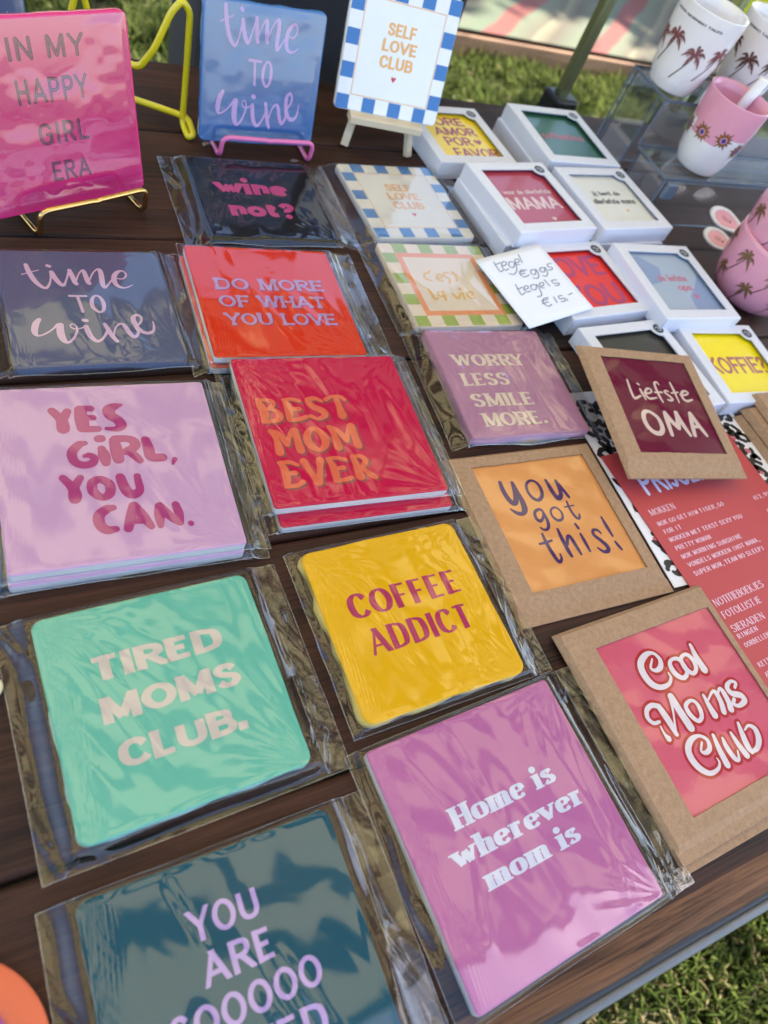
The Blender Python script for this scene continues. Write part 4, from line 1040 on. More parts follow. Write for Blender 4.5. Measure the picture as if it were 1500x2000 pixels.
# ---------------------------------------------------------------- white window boxes
CARD = mat('white_card', (214, 214, 224), rough=.55, bump=.08, bscale=600, var=.02)
BADGE = mat('badge_dark', (46, 52, 60), rough=.4)
def ring_mesh(outer, inner, z, name, material, parent):
    bm = bmesh.new()
    for loop in (outer, inner):
        vs = [bm.verts.new((x, y, z)) for x, y in loop]
        for i in range(len(vs)): bm.edges.new((vs[i - 1], vs[i]))
    bmesh.ops.triangle_fill(bm, use_beauty=True, edges=bm.edges[:], normal=(0, 0, 1))
    for f in bm.faces:
        if f.normal.z < 0: f.normal_flip()
    bm.verts.ensure_lookup_table()
    # window reveal: card thickness
    no = len(outer); n = len(inner)
    low = [bm.verts.new((x, y, z - .0012)) for x, y in inner]; bm.verts.ensure_lookup_table()
    for i in range(n):
        a, b = bm.verts[no + i], bm.verts[no + (i + 1) % n]
        bm.faces.new((a, b, low[(i + 1) % n], low[i]))
    return bm_obj(name, bm, material, parent)
def white_box(label, x, y, z, rot, w, h, t, rgb, prints=None, plain=False, group='white window boxes with tiles', shape=None, badge=True):
    b = thing('window_box', label, 'box', (x, y, z + .0004), (0, 0, math.radians(rot)), group)
    a, c = w / 2, h / 2; e = .0009
    # carcass: sides with a soft lid edge, open under the window
    V = []; Fc = []
    prof = [(0, 0), (0, t - .0012), (-.0004, t - .0004), (-.0012, t)]
    def rect(o): return [(-a - o, -c - o), (a + o, -c - o), (a + o, c + o), (-a - o, c + o)]
    rects = [[(X, Y, zz) for X, Y in rect(o)] for o, zz in prof]
    for R_ in rects: V += R_
    for l in range(3):
        for k in range(4):
            k2 = (k + 1) % 4; Fc.append((l * 4 + k, l * 4 + k2, l * 4 + 4 + k2, l * 4 + 4 + k))
    Fc.append((3, 2, 1, 0))
    if plain: Fc.append((12, 13, 14, 15))
    mesh_obj('box_body', V, Fc, CARD, b)
    for sx in (-1, 1):   # tuck flap seam on the front corner
        mesh_obj('flap', [(sx * (a - .0015), -c - .0006, .001), (sx * (a - .006), -c - .0006, .001), (sx * (a - .0035), -c - .0006, t - .002), (sx * (a - .0015), -c - .0006, t - .002)], [(0, 1, 2, 3) if sx < 0 else (3, 2, 1, 0)], CARD, b)
    if plain: return b
    iw, ih = a - .0135, c - .0135
    oc = [(-a + .0012, -c + .0012), (a - .0012, -c + .0012), (a - .0012, c - .0012), (-a + .0012, c - .0012)]
    inner = [(-iw, -ih)]
    inner += [(iw, -ih)]
    if badge:
        R2 = .0125; cx, cy = iw + .0015, ih + .0015   # badge lobe bites into the window corner
        inner += [(cx + R2 * math.cos(q), cy + R2 * math.sin(q)) for q in np.linspace(math.radians(263), math.radians(187), 9)]
    else: inner += [(iw, ih)]
    inner += [(-iw, ih)]
    ring_mesh(oc, inner, t, 'window_frame', CARD, b)
    if badge:
        bx, by = iw - .0005, ih - .0005
        mesh_obj('badge', [(bx + .0068 * math.cos(q), by + .0068 * math.sin(q), t + .0002) for q in np.linspace(0, 2 * math.pi, 28, endpoint=False)], [tuple(range(28))], BADGE, b)
        g_ = [ribbon_faces([(-4.2, .6, .7), (-1.5, 2.6, 1.0), (.5, .2, 1.2), (2.8, -1.0, .9), (4.4, 1.0, .6)], False), ribbon_faces([(-3.2, -2.2, .5), (0, -3.2, .9), (3.0, -2.8, .5)], False)]
        print_obj('badge_print', [union(g_[0]), union(g_[1])], t + .0004, CARD, b, off=(bx * 1000, by * 1000))
    box('tile', w - .016, h - .016, t - .0055, (0, 0, (t - .0055) / 2 + .0008), glaze(label[:55].replace(' ', '_'), rgb, .35), b, .0012, 2)
    if prints: prints(b, t - .0055 + .0008 + .00015, iw * 1000, ih * 1000)
    return b
def P_(name, rgb, lines, sty): return lambda p, z, a, b: words(p, lines, sty, z, INK(name, rgb))
bt = .0205
def amor(p, z, a, b):
    i = INK('amor_red', (158, 66, 92))
    words(p, [('MORE', -40, 26, 23, 41), ('AMOR', -30, 34, 3, 20), ('POR', -24, 16, -18, 0), ('FAVOR', -22, 46, -41, -22)], 'B', z, i)
    print_obj('heart_print', [([(x * 1.6 + 26, y * 1.4 - 9) for x, y in HEART], [tuple(range(10))])], z, i, p)
white_box('white window box with yellow MORE AMOR POR FAVOR tile, behind the check tile', .5560, .7460, 0, 4.2, .116, .116, .022, (240, 208, 40), amor)
white_box('lower white box of the stack holding the green tile at the far edge', .704, .740, 0, 1.5, .118, .118, bt, (220, 220, 220), plain=True)
white_box('white window box with dark green tile and pink lettering, on top of another box', .706, .736, bt, .8, .118, .122, bt, (38, 88, 66), P_('rose_script', (176, 90, 104), [('coffeetime', -34, 36, -5, 9)], 'B'))
white_box('lower white box under the red MAMA box', .5745, .603, 0, 3.5, .117, .118, bt, (220, 220, 220), plain=True)
def mama(p, z, a, b):
    i = INK('mama_white', (218, 190, 190))
    words(p, [('MAMA', -38, 40, -19, 3)], 'B', z, i)
    words(p, [('voor de allerliefste', -34, 40, 8, 16)], 'B', z, i, 'small_lettering')
    print_obj('heart_print', [([(x * .9 + 12, y * .9 - 36) for x, y in HEART], [tuple(range(10))])], z, i, p)
white_box('white window box with dusty red tile reading MAMA, on top of another box', .5785, .603, bt, 6.1, .118, .121, bt, (172, 62, 80), mama)
white_box('lower white box under the pale tile box', .708, .607, 0, 2.5, .117, .117, bt, (220, 220, 220), plain=True)
def lm(p, z, a, b):
    i = INK('ink_black', (50, 48, 52))
    words(p, [('jij bent de', -26, 22, 9, 17)], 'B', z, i, 'small_lettering')
    words(p, [('allerliefste mama', -34, 38, -7, 3)], 'B', z, i)
    print_obj('heart_print', [([(x * .7 + 12, y * .7 - 20) for x, y in HEART], [tuple(range(10))])], z, INK('apricot', (226, 170, 100)), p)
white_box('white window box with pale grey tile and small black lettering', .7095, .609, bt, 4.1, .118, .116, bt, (222, 220, 214), lm)
def love(p, z, a, b):
    i = INK('love_plum', (168, 62, 110))
    words(p, [('LOVE', -44, 42, 6, 40), ('YOU', -40, 42, -40, -5)], 'B', z, i)
white_box('white window box with red tile reading LOVE YOU in plum, half under the price note', .6010, .4870, 0, 5.0, .124, .116, .0225, (226, 50, 46), love)
white_box('lower white box under the blue grey tile box', .728, .474, 0, -3, .118, .118, .014, (220, 220, 220), plain=True)
def opa(p, z, a, b):
    words(p, [('de liefste', -22, 24, 3, 14), ('opa', 0, 22, -12, -1)], 'B', z, INK('pink_note', (196, 108, 132)))
    print_obj('heart_print', [([(x * 1.1 + 20, y * 1.1 - 22) for x, y in HEART], [tuple(range(10))])], z, INK('pink_note', (196, 108, 132)), p)
    print_obj('cloud_print', [([(-50, 44), (-28, 44), (-8, 26), (-18, 2), (-50, -6)], [(0, 1, 2, 3, 4)]), ([(4, -50), (10, -22), (26, -8), (48, 16), (49, -50)], [(0, 4, 3, 2, 1)])], z - .00004, INK('cloud_blue', (136, 154, 190)), p)
white_box('white window box with cloudy blue grey tile beside the pink cups', .7190, .4680, .0144, -1.5, .119, .124, .0205, (166, 180, 200), opa)
white_box('white window box with near black tile, half hidden under the kraft sleeve reading Liefste OMA', .6110, .3565, 0, 3.6, .124, .124, .0205, (58, 56, 54))
white_box('white window box with lemon yellow tile reading KOFFIE?', .7440, .3520, 0, -3.4, .118, .116, .0205, (244, 220, 10),
          P_('koffie_brown', (172, 100, 96), [('KOFFIE?', -44, 46, -14, 12)], 'B'))

# ---------------------------------------------------------------- kraft sleeves
PAPER = mat('paper_edge', (196, 168, 136), rough=.8)
def sleeve(label, x, y, z, rot, ow, oh, wx, wy, ww, wh, t, rgb, prints=None, bottom=.02, side=.0035, seed=1, tilt=None, gl=.14, name='kraft_sleeve', cat='sleeve', film_on=True, group='kraft sleeves with tiles'):
    k = thing(name, label, cat, (x, y, z), (0, 0, math.radians(rot)), group)
    if tilt is not None: k.matrix_world = tilt
    a, c = ow / 2, oh / 2
    rs_ = np.random.RandomState(seed)
    bm = bmesh.new()
    n = 16
    def loop(pts, z_, jit=0):
        out = []
        for i in range(4):
            p, q = pts[i], pts[(i + 1) % 4]
            for s in range(n):
                f = s / n; out.append(bm.verts.new((p[0] + (q[0] - p[0]) * f + jit * (rs_.rand() - .5), p[1] + (q[1] - p[1]) * f + jit * (rs_.rand() - .5), z_)))
        return out
    o0 = loop([(-a, -c), (a, -c), (a, c), (-a, c)], .0004, .0003)
    o1 = loop([(-a, -c), (a, -c), (a, c), (-a, c)], .0012, .0003)
    tp = loop([(-a + side, -c + bottom), (a - side * 1.2, -c + bottom), (a - side, c - side), (-a + side, c - side)], t, .0002)
    win = loop([(wx - ww / 2, wy - wh / 2), (wx + ww / 2, wy - wh / 2), (wx + ww / 2, wy + wh / 2), (wx - ww / 2, wy + wh / 2)], t, .0)
    for i, v in enumerate(win):     # torn window edge
        if rs_.rand() < .3:
            j_ = .0009 * (rs_.rand() - .3)
            if i // n in (0, 2): v.co.y += j_ * (1 if i // n == 0 else -1)
            else: v.co.x += j_ * .5
    lw = [bm.verts.new(v.co - Vector((0, 0, .0009))) for v in win]
    N = 4 * n
    for A, B in ((o0, o1), (o1, tp), (tp, win), (win, lw)):
        for i in range(N): bm.faces.new((A[i], A[(i + 1) % N], B[(i + 1) % N], B[i]))
    bm.faces.new(list(reversed(o0)))
    bm_obj('sleeve_body', bm, KRAFT, k)
    fh = min(.013, bottom * .9 + .001)
    box('bottom_flap', ow - .001, fh, .0007, (0, -c + fh / 2 - .0002, (.0022 if bottom > .015 else t * .62)), KRAFT, k, .0002, 1)
    th = max(.0012, t - .0022)
    box('tile', ww + .006, wh + .006, th, (wx, wy, th / 2 + .0005), glaze(label[:55].replace(' ', '_'), rgb, gl), k, .0004, 1)
    if prints: prints(k, th + .0005)
    if film_on:
        xs = np.linspace(wx - ww / 2 - .001, wx + ww / 2 + .001, 90); ys_ = np.linspace(wy - wh / 2 - .001, wy + wh / 2 + .001, 90)
        X, Y = np.meshgrid(xs, ys_, indexing='ij')
        Z = th + .0012 + .0007 * (fbm(X * 14, Y * 11, seed, 2) - .5)
        nn, m_ = X.shape; idx = np.arange(nn * m_).reshape(nn, m_)
        F_ = np.stack([idx[:-1, :-1], idx[1:, :-1], idx[1:, 1:], idx[:-1, 1:]], 2).reshape(-1, 4)
        mesh_obj('clear_window', np.stack([X, Y, np.minimum(np.maximum(Z, th + .0008), t + .0002)], 2).reshape(-1, 3), F_.tolist(), FILM_WIN, k, smooth=True)
    return k
def ygt(p, z): print_obj('lettering', [trace_geo('yougot')], z + LZ, INK('indigo', (70, 26, 104)), p, off=(3.3, 1.1 + 5))
sleeve('kraft sleeve with orange tile reading you got this! in purple', .4066, .2061, .0004, -1.0, .160, .160, .0033, .0061, .1224, .1214, .0046, (242, 164, 98), ygt, bottom=.022, seed=3, gl=.25)
def cmc(p, z):
    print_obj('lettering_outline', [trace_geo('coolmoms', grow=4.0)], z + .0001, INK('outline_red', (188, 0, 30)), p, off=(7.4, .2))
    print_obj('lettering', [trace_geo('coolmoms', shrink=.9)], z + .00022, INK('ice_pink', (244, 230, 240)), p, off=(7.4, .2))
sleeve('kraft sleeve with pink tile reading Cool Moms Club at the near table edge', .4328, .0341, .0034, 2.8, .166, .172, .0090, .0006, .1291, .1293, .0056, (226, 92, 124), cmc, bottom=.012, seed=8, gl=.2)
sleeve('second kraft sleeve showing its edge under the Cool Moms Club sleeve', .4365, .0270, .0004, 1.6, .166, .172, 0, 0, .125, .125, .0030, (200, 170, 140), None, bottom=.010, seed=31, film_on=False)
# the propped one, resting on the dark window box
def eul(yaw, pitch, roll):
    return Matrix.Rotation(yaw, 3, 'Z') @ Matrix.Rotation(pitch, 3, 'X') @ Matrix.Rotation(roll, 3, 'Y')
ML = eul(-.129, .089, .041).to_4x4(); ML.translation = Vector((.571, .292, .0298))
ML = ML @ Matrix.Translation((0, 0, -.004))
def oma(p, z): print_obj('lettering', [trace_geo('liefste')], z + LZ, INK('shell', (236, 206, 196)), p)
sleeve('kraft sleeve with wine red tile reading Liefste OMA, leaning on a white box', .571, .292, .03, 0, .150, .150, .0030, .0060, .1110, .1110, .0055, (118, 14, 58), oma, bottom=.018, seed=12, tilt=ML, gl=.12)
for i in range(3):
    sleeve(['brown kraft sleeve lowest in the stack at the right edge', 'brown kraft sleeve in the middle of the stack at the right edge', 'brown kraft sleeve on top of the stack at the right edge'][i],
           [.783, .789, .800][i], [.214, .217, .225][i], .0004 + i * .0085, [1, 2.2, -1][i], .160, .160, 0, 0, .115, .115, .008, (216, 190, 150), None, bottom=.01, seed=20 + i, film_on=False, group='stack of kraft sleeves')

# ---------------------------------------------------------------- price note, price list, leopard card
nm = thing('price_note', 'white card with handwritten tile prices lying on the red LOVE YOU box', 'note', (0, 0, 0))
NM = eul(math.radians(8.92365938488257), 0, -math.radians(8.0)).to_4x4(); NM.translation = Vector((0.5217, 0.4773, 0.0229))
nm.matrix_world = NM
WP = mat('note_paper', (232, 232, 240), rough=.6, bump=.1, bscale=800, var=.02)
V = []; Fc = []
for j in range(13):
    for i in range(13):
        V.append((-.044 + .088 * i / 12, -.0514 + .1028 * j / 12, 0))
for j in range(12):
    for i in range(12):
        a = j * 13 + i; Fc.append((a, a + 1, a + 14, a + 13))
po = mesh_obj('paper', V, Fc, WP, nm, smooth=True)
md = po.modifiers.new('thick', 'SOLIDIFY'); md.thickness = .0003; md.offset = -1
ng = trace_geo('note')
def npos(a, b):
    x, y = a / 1000, b / 1000
    return (x, y, .0002)
NOFF = (0.0, 0.0)
mesh_obj('handwriting', [npos(a + NOFF[0], b + NOFF[1]) for a, b in ng[0]], ng[1], INK('pen_blue_grey', (118, 128, 160)), nm)

RED = mat('price_list_red', (180, 62, 62), rough=.6, bump=.05, bscale=700, var=.03)
LEOW = mat('leopard_paper', (228, 222, 224), rough=.5, var=.02)
LEOB = INK('leopard_black', (34, 32, 34)); LEOP = INK('leopard_pink', (196, 98, 112))
lc = thing('leopard_card', 'card printed with a black and white leopard pattern under the red price list', 'card', (.5980, .2350, 0), (0, 0, math.radians(-1)))
box('card_sheet', .214, .218, .0008, (0, 0, .0010), LEOW, lc)
rs_ = np.random.RandomState(12); blobs = []; pinks = []
for j in range(15):
    for i in range(15):
        cx = -104 + i * 14.8 + (7 if j % 2 else 0) + rs_.uniform(-2.5, 2.5); cy = -106 + j * 15.2 + rs_.uniform(-2.5, 2.5)
        if abs(cx) > 101 or abs(cy) > 103: continue
        R0 = rs_.uniform(4.4, 6.6); a0 = rs_.uniform(0, 6.28); el = rs_.uniform(1.0, 1.6); th0 = rs_.uniform(.3, 1.2)
        k = rs_.choice([0, 1, 2], p=[.45, .35, .2])
        arcs = [(a0, 4.2)] if k == 0 else ([(a0, 2.3), (a0 + 3.1, 2.2)] if k == 1 else [(a0, 5.2)])
        for (s_, ln) in arcs:
            pts = []
            for q in np.linspace(0, ln, 9):
                rr = R0 * (1 + .18 * math.sin(q * 3 + a0)); X_ = rr * math.cos(s_ + q) * .85; Y_ = rr * math.sin(s_ + q) * el
                pts.append((cx + X_ * math.cos(th0) - Y_ * math.sin(th0), cy + X_ * math.sin(th0) + Y_ * math.cos(th0), 5.2 + 2.4 * abs(math.sin(q * 1.7 + i)) - 2.2 * abs(q / ln - .5) * 2))
            blobs.append(union(ribbon_faces(pts, False)))
        if rs_.rand() < .16: pinks.append(([(cx + 3.2 * math.cos(q) * (1 + .2 * math.sin(3 * q)), cy + 3.4 * math.sin(q)) for q in np.linspace(0, 6.1, 12)], [tuple(range(12))]))
print_obj('pink_spots', pinks, .0014 + .00012, LEOP, lc)
print_obj('leopard_spots', blobs, .0014 + .00028, LEOB, lc)
pc_ = thing('price_list', 'red printed price list sheet with pale pink text', 'sign', (.494, .267, 0), (0, 0, math.radians(4.3)))
box('sheet', .181, .2965, .0006, (.0905, -.14825, .0024), RED, pc_)
PT = [('MOKKEN', 'N', 10.6, 44.8, -71.2, -64.6), ('MOK GO GET HIM TIGER,GO', 'M', 11.2, 104.7, -82.6, -78.0), ('FOR IT', 'M', 12.4, 34.9, -91.4, -86.8),
      ('MOKKEN MET TEKST SEXY YOU', 'M', 12.1, 116.1, -100.0, -95.5), ('PRETTY WOMAN', 'M', 12.4, 60.7, -109.1, -104.5), ('MOK MORNING SUNSHINE', 'M', 12.6, 96.7, -118.1, -113.5),
      ('VONDELS MOKKEN (HOT MAMA,', 'M', 13, 115.5, -127.0, -122.4), ('SUPER MOM,TEAM NO SLEEP)', 'M', 13.4, 112.4, -136, -131.4), ('NOTITIEBOEKJES', 'N', 12.1, 80.9, -166.7, -159.8),
      ('FOTOLIJSTJE', 'N', 12.6, 65.3, -178.3, -171.8), ('SIERADEN', 'N', 12.6, 56.8, -191.6, -185.2), ('RINGEN', 'M', 13.1, 39.7, -198, -193.6),
      ('OORBELLEN', 'M', 14.0, 47.8, -206.6, -202.2), ('KETTINGEN', 'M', 14.0, 49.0, -225, -220.6), ('ARMBANDEN', 'M', 14.0, 49.0, -234, -229.6), ('13,95', 'M', 152, 173, -87.3, -82.4), ('9,95', 'M', 156, 173, -104, -99.4)]
PPP = INK('pale_pink_print', (226, 190, 206))
for (a, s_, u0, u1, v0, v1) in PT: print_obj('text_line', [text_geo(a, s_, u0, u1, v0, v1, mono=(s_ == 'M'))], .0027 + .00012, PPP, pc_)
for vy in (-85, -101.8):
    xo = 0 if vy == -85 else 4.5
    eu = union(ribbon_faces([tuple(q) for q in cat_pts([(151.5 + xo, vy + 2, .5), (149.4 + xo, vy + 1.8, .5), (149.2 + xo, vy - 1.6, .5), (151.4 + xo, vy - 2, .5)])], False) + ribbon_faces([(148.4 + xo, vy + .4, .5), (151 + xo, vy + .4, .5)], False) + ribbon_faces([(148.4 + xo, vy - .5, .5), (151 + xo, vy - .5, .5)], False))
    print_obj('euro_sign', [eu], .0027 + .00012, PPP, pc_)
print_obj('title_lettering', [text_geo('PRIJSLIJST', 'B', 23, 146, -51.6, -22)], .0027 + .00012, INK('title_ice', (224, 212, 236)), pc_)

# ---------------------------------------------------------------- acrylic riser, mugs, cups
ri = thing('acrylic_riser', 'clear acrylic two step display riser carrying the mugs', 'riser', (0, 0, 0))
def sheet(name, x0, x1, y0, y1, z0, z1):
    bm = box_bm(x1 - x0, y1 - y0, z1 - z0, ((x0 + x1) / 2, (y0 + y1) / 2, (z0 + z1) / 2), .0003, 1)
    dims = (x1 - x0, y1 - y0, z1 - z0); ax = dims.index(min(dims))
    for f in bm.faces: f.material_index = 0 if abs(f.normal[ax]) > .9 else 1
    return bm_obj(name, bm, [ACRYL, ACRYL_EDGE], ri)
XA, XB = .782, 1.32
sheet('step_panel', XA, XB, .6125, .6155, .0008, .064)
sheet('shelf_plate', XA, XB, .6160, .6830, .0645, .0675)
sheet('step_panel', XA, XB, .6835, .6865, .068, .1235)
sheet('shelf_plate', XA, XB, .6835, .7600, .124, .127)
sheet('step_panel', XA, XB, .7570, .7600, .0008, .1235)
for xx in (XA + .0035, XB - .02):
    sheet('end_panel', xx, xx + .003, .7000, .7560, .0008, .1232)
sheet('end_panel', XA + .0035, XA + .0065, .619, .680, .0008, .064)
bm_obj('joint_tab', box_bm(.018, .007, .02, (XA + .012, .609, .054), .001, 1), ACRYL_EDGE, ri)

def palm_polys(cx, cy, s, seed, bend=.35):
    r = np.random.RandomState(seed); tr_ = []; lf = []
    tr_ += ribbon_faces([tuple(q) for q in cat_pts([(cx - bend * 20 * s, cy - 20 * s, 1.1 * s), (cx - bend * 9 * s, cy - 11 * s, .9 * s), (cx - 1 * s, cy - 4 * s, .8 * s), (cx, cy, .9 * s)])], False)
    for a in (-35, 15, 60, 100, 145, 190, 232):
        a = math.radians(a + r.uniform(-9, 9)); L_ = r.uniform(7.5, 9.5) * s
        p1 = (cx + .55 * L_ * math.cos(a), cy + .55 * L_ * math.sin(a) + 1.2 * s); p2 = (cx + L_ * math.cos(a), cy + L_ * math.sin(a) - 2.4 * s)
        lf += ribbon_faces([tuple(q) for q in cat_pts([(cx, cy, .8 * s), (p1[0], p1[1], 1.9 * s), (p2[0], p2[1], .5 * s)])], False)
        for f in (.35, .6, .8):
            bx, by = cx + (p1[0] - cx) * f * 1.4, cy + (p1[1] - cy) * f * 1.3
            lf += ribbon_faces([(bx, by, 1.1 * s), (bx + r.uniform(-.6, .6) * s, by - 3.0 * s, .35 * s)], False)
    return tr_, lf
def star_polys(cx, cy, R_, n=12):
    out = []
    for k in range(n):
        a = 2 * math.pi * k / n; l = R_ * (1 if k % 2 == 0 else .78)
        out += ribbon_faces([(cx + R_ * .3 * math.cos(a), cy + R_ * .3 * math.sin(a), R_ * .34), (cx + R_ * .65 * math.cos(a), cy + R_ * .65 * math.sin(a), R_ * .2), (cx + l * math.cos(a), cy + l * math.sin(a), R_ * .03)], False)
    out.append([(cx + R_ * .42 * math.cos(q), cy + R_ * .42 * math.sin(q)) for q in np.linspace(0, 6.283, 20, endpoint=False)])
    return out
def wrap(name, polys, prof_r, material, parent, rot0, off=.00035, maxe=None):
    """lays a flat drawing (mm: arc length, height) on the outside of a turned body"""
    vs, fs = [], []
    for grp in polys:      # one motif at a time
        a_, b_ = union(grp, 1e-4); k_ = len(vs); vs += a_; fs += [tuple(i + k_ for i in f) for f in b_]
    V = []
    for s, hgt in vs:
        z = hgt / 1000; r = prof_r(z) + off; a = rot0 + s / 1000 / prof_r(.05)
        V.append((r * math.cos(a), r * math.sin(a), z))
    return mesh_obj(name, V, fs, material, parent)
MW = mat('white_glaze', (232, 226, 226), rough=.15, coat=.5, var=.02)
MP = mat('pink_glaze', (222, 152, 172), rough=.18, coat=.5, var=.03)
BRN = INK('palm_brown', (92, 58, 50)); PLM = INK('palm_mauve', (128, 78, 78)); GLD = mat('gold_luster', (150, 104, 62), rough=.3, metal=.5)
BLU = INK('eye_blue', (52, 62, 140)); BLK = INK('print_black', (46, 42, 44))
def mug(name, label, x, y, z, rot, R_=.042, rb=.029, H=.092, seed=1, kind='palm', group='mugs on the acrylic riser'):
    t_ = thing(name, label, 'mug', (x, y, z + .0004), (0, 0, rot), group)
    outer = [(0, .0012), (rb * .78, .0012), (rb * .84, 0), (rb * .93, .0012), (rb, .005), (rb + (R_ - rb) * .30, H * .16), (rb + (R_ - rb) * .66, H * .45), (rb + (R_ - rb) * .88, H * .75), (R_ - .0008, H - .002), (R_ - .0009, H), (R_ - .0032, H - .0003)]
    inner = [(rb + (R_ - rb) * .88 - .0036, H * .75), (rb + (R_ - rb) * .6 - .0036, H * .42), (rb - .004, .009), (0, .007)]
    prof = outer + inner
    fine = []
    for i in range(len(prof) - 1):
        for f in (0, .5): fine.append(tuple(np.array(prof[i]) * (1 - f) + np.array(prof[i + 1]) * f))
    fine.append(prof[-1])
    o = lathe('mug_body', fine, MW, t_, 72)
    pr = sorted([(z_, r_) for r_, z_ in outer[4:-1]])
    rad = lambda zz: float(np.interp(zz, [p[0] for p in pr], [p[1] for p in pr]))
    if kind == 'palm':
        T_ = []; L_ = []
        for i in range(8):
            a, b = palm_polys(-112 + i * 29 + (i % 3) * 2, 50 + 7 * (i % 2), 1.6, seed * 10 + i, .45)
            T_.append(a); L_.append(b)
        [wrap('trunk_print', [q_], rad, BRN, t_, 0, .0003) for q_ in T_]; wrap('palm_print', L_, rad, PLM if seed % 2 else BRN, t_, 0, .0005)
        tg = text_geo('GOOD MORNING TALKS'.replace('G', 'O'), 'B', -48, 20, 80, 82.6)
        V = []
        for s, hh in tg[0]:
            r = rad(hh / 1000) + .0003; a = s / 1000 / .042; V.append((r * math.cos(a), r * math.sin(a), hh / 1000))
        mesh_obj('small_text', V, tg[1], BLK, t_)
    else:
        o.data.materials.append(MP)
        mi = []
        for p in o.data.polygons:
            c = p.center; rr = math.hypot(c.x, c.y)
            edge = H * .52 + .004 * math.sin(3 * math.atan2(c.y, c.x))
            mi.append(1 if (c.z > edge or rr < rad(max(c.z, .006)) - .0016 and c.z > .003) else 0)
        o.data.polygons.foreach_set('material_index', mi)
        S_ = []; E1 = []; E2 = []
        for i in range(8):
            cx, cy = -110 + i * 29, 48 + 5 * math.sin(i * 2.1)
            S_.append(star_polys(cx, cy, 12.5))
            E1.append([[(cx + 4.2 * math.cos(q), cy + 4.2 * math.sin(q)) for q in np.linspace(0, 6.283, 18, endpoint=False)]])
            E2.append([[(cx + 2.7 * math.cos(q), cy + 3.0 * math.sin(q)) for q in np.linspace(0, 6.283, 18, endpoint=False)]])
        wrap('star_print', S_, rad, GLD, t_, 0, .0003); [wrap('eye_ring_print', [e_], rad, MP, t_, 0, .0005) for e_ in E1]; [wrap('eye_print', [e_], rad, BLU, t_, 0, .0007) for e_ in E2]
    return t_
mug('palm_mug', 'white mug with brown palm trees on the upper step, nearest the camera', .8100, .7180, .127, math.radians(225), seed=1, H=.094, R_=.0435)
mug('palm_mug', 'white palm tree mug on the upper step at the right edge of the photo', .930, .7200, .127, math.radians(200), seed=2, H=.094, R_=.0435)
mp_ = mug('eye_mug', 'pink and white mug with golden sun eyes on the lower step', .8590, .6500, .0675, math.radians(228), seed=3, kind='eye')
st_ = tube('stir_stick', [(.885, .668, .100), (.8905, .6595, .178)], .0068, mat('white_matte', (236, 232, 236), rough=.5), None, 16)
tag(st_, 'short white stick standing in the pink and white mug', 'stick')

def cup(label, x, y, z, rot, R_, rb, H, seed, rows, tilt=0):
    t_ = thing('pink_cup', label, 'cup', (x, y, z + .0004), (tilt, 0, rot), 'stacked pink cups with palms')
    outer = [(0, .0015), (rb * .7, .0015), (rb * .78, 0), (rb * .9, .002), (rb + (R_ - rb) * .35, H * .12), (rb + (R_ - rb) * .75, H * .34), (R_ - .001, H * .62), (R_, H * .88), (R_ - .0006, H), (R_ - .0032, H)]
    inner = [(R_ - .0036, H * .85), (R_ - .005, H * .55), (rb + (R_ - rb) * .4, H * .2), (rb * .7, .009), (0, .008)]
    prof = outer + inner; fine = []
    for i in range(len(prof) - 1):
        for f in (0, .5): fine.append(tuple(np.array(prof[i]) * (1 - f) + np.array(prof[i + 1]) * f))
    fine.append(prof[-1]); lathe('cup_body', fine, MP, t_, 72)
    pr = sorted([(z_, r_) for r_, z_ in outer[3:-1]])
    rad = lambda zz: float(np.interp(zz, [p[0] for p in pr], [p[1] for p in pr]))
    T_ = []; L_ = []
    per = 2 * math.pi * rad(.05) * 1000; n = int(per / 42)
    for j, (hh, s) in enumerate(rows):
        for i in range(n):
            a, b = palm_polys(-per / 2 + (i + .5 * j + .3) * per / n, hh, s, seed * 20 + i + j * 7, .5); T_.append(a); L_.append(b)
    [wrap('trunk_print', [q_], rad, BRN, t_, 0, .0003) for q_ in T_]; wrap('palm_print', L_, rad, mat('palm_gold', (128, 96, 66), rough=.35, metal=.3), t_, 0, .0005)
    return t_
cup('large pink cup with palm trees standing on the table at the right edge', 0.8740, .4760, 0, math.radians(215), .0600, .040, .084, 4, [(64, 1.5), (34, 1.4)])
cup('smaller pink palm cup stacked in the large pink cup', 0.8690, .4820, .0540, math.radians(235), .0545, .036, .074, 6, [(52, 1.4)])

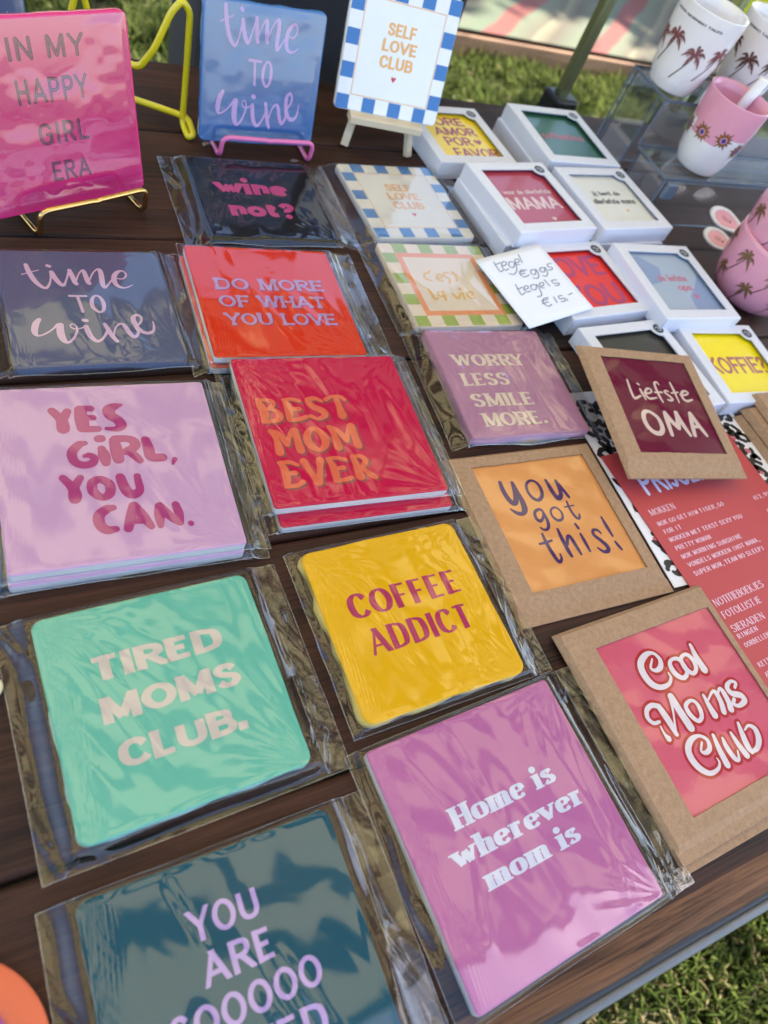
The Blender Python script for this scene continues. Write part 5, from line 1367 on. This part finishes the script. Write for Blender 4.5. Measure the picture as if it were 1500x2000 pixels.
# small white and pink leaf shaped charms
def charm(label, x, y, z, ax, s=1.0):
    t_ = thing('leaf_charm', label, 'charm', (x, y, z), (0, 0, 0), 'white rimmed pink charms')
    xa = Vector(ax).normalized(); za = Vector((-.35, -.45, .82)); za = (za - xa * za.dot(xa)).normalized(); ya = za.cross(xa)
    mm = Matrix((xa, ya, za)).transposed().to_4x4(); mm.translation = Vector((x, y, z)); t_.matrix_world = mm
    def leaf(k, zz, n=36):
        out = []
        for i in range(n):
            q = 2 * math.pi * i / n; c_, s_ = math.cos(q), math.sin(q)
            out.append((s * k * .024 * c_ * (1 if c_ > 0 else .8), s * k * .0108 * s_ * (1 - .35 * max(0, c_)), zz))
        return out
    bm = bmesh.new(); rings = []
    for k, zz in ((.9, 0), (1.0, .0012), (1.0, .0028), (.94, .004), (.78, .0042), (.72, .003)):
        rings.append([bm.verts.new(p) for p in leaf(k, zz)])
    for A, B in zip(rings, rings[1:]):
        for i in range(36): bm.faces.new((A[i], A[(i + 1) % 36], B[(i + 1) % 36], B[i]))
    bm.faces.new(rings[-1]); bm.faces.new(list(reversed(rings[0])))
    bm_obj('rim', bm, MW, t_, smooth=True)
    mesh_obj('pink_inlay', leaf(.68, .0033), [tuple(range(36))], MP, t_)
    print_obj('gold_marks', [union(ribbon_faces([(-5 + 2 * i, -2.5, .5), (-4.6 + 2 * i, 2.0, .5)], False)) for i in range(5)] + [([(7 + 1.6 * math.cos(q), 1.6 * math.sin(q)) for q in np.linspace(0, 6.2, 10)], [tuple(range(10))])], .0036, BRN, t_)
    tube('ring', [(.0245 * s + .003 * math.cos(q), .003 * math.sin(q), .002) for q in np.linspace(0, 6.283, 14, endpoint=False)], .0007, GOLD, t_, 6, closed=True)
    return t_
charm('upper white and pink leaf charm left of the pink cups', .9060, .5900, .0300, (.72, -.66, -.12), 1.30)
charm('lower white and pink leaf charm left of the pink cups', 0.8820, .5640, .0180, (.76, -.66, -.10), 1.20)

# ---------------------------------------------------------------- things at the frame edges
OR = mat('orange_felt', (206, 100, 62), rough=.8, bump=.2, bscale=300)
dish = thing('orange_dish', 'shallow orange dish with a magenta inside at the lower left corner', 'dish', (-.0700, .0000, .0004))
lathe('dish_rim', [(.034, .0015), (.046, .0005), (.0500, .003), (.0503, .0065), (.0490, .0082), (.0380, .0090), (.0355, .0075), (.034, .003)], OR, dish, 72)
lathe('dish_inside', [(0, .0022), (.030, .0020), (.0352, .0060)], mat('magenta_glaze', (168, 40, 96), rough=.2, coat=.4), dish, 64)
bead = lathe('wooden_bead', [(.0001, 0), (.004, .0008), (.0062, .004), (.0066, .0068), (.0056, .0105), (.0035, .0126), (.0001, .0132)], mat('beige_lacquer', (226, 206, 160), rough=.35, coat=.2), None, 32)
bead.location = (-.0258, .1740, .0012); tag(bead, 'small pale bead at the left edge beside the mint green tile', 'bead')
NAVY = mat('black_nylon', (36, 38, 48), rough=.75, bump=.6, bscale=500, var=.12, vscale=12)
def soft_bag(name, label, x0, x1, y0, y1, z0, z1, seed):
    t_ = thing(name, label, 'bag', ((x0 + x1) / 2, (y0 + y1) / 2, z0))
    bm = box_bm(x1 - x0, y1 - y0, z1 - z0, (0, 0, (z1 - z0) / 2), .03, 4)
    bmesh.ops.subdivide_edges(bm, edges=bm.edges[:], cuts=3, use_grid_fill=True)
    for v in bm.verts:
        k = (fbm(np.array([v.co.x * 7 + 3]), np.array([v.co.z * 9 + v.co.y * 5 + 9]), seed, 3)[0] - .5)
        v.co.y += k * .018; v.co.x += k * .01
    bm_obj('bag_body', bm, NAVY, t_, smooth=True)
    for s in (-1, 1):
        tube('strap', rounded_poly([(-.06, s * .02, z1 - z0 - .02), (-.06, s * .03, z1 - z0 + .09), (.06, s * .03, z1 - z0 + .09), (.06, s * .02, z1 - z0 - .02)], .03), .008, NAVY, t_, 8)
    return t_
soft_bag('tall_black_bag', 'tall black bag standing on the lawn behind the blue and check tiles', .288, .655, .955, 1.12, GZ, .33, 5)
soft_bag('small_black_bag', 'small black pouch hanging above the bench behind the check tile', .80, .93, 1.15, 1.25, .05, .2, 6)
chips = [(.236, .716, 20), (.238, .742, -30), (.327, .698, 10)]
for i, (x, y, a) in enumerate(chips):
    r = np.random.RandomState(i)
    n = 7; P0 = [(.006 * (.6 + r.rand()) * math.cos(q), .0025 * (.6 + r.rand()) * math.sin(q), .0006 + .0014 * r.rand()) for q in np.linspace(0, 6.28, n, endpoint=False)]
    o = mesh_obj('film_scrap', P0, [tuple(range(n))], FILM_EDGE); o.location = (x, y, .0002); o.rotation_euler = (0, 0, math.radians(a))
    tag(o, ['shred of clear film in front of the yellow easel foot', 'shred of clear film behind the yellow easel foot', 'shred of clear film under the glossy blue tile'][i], 'scrap')
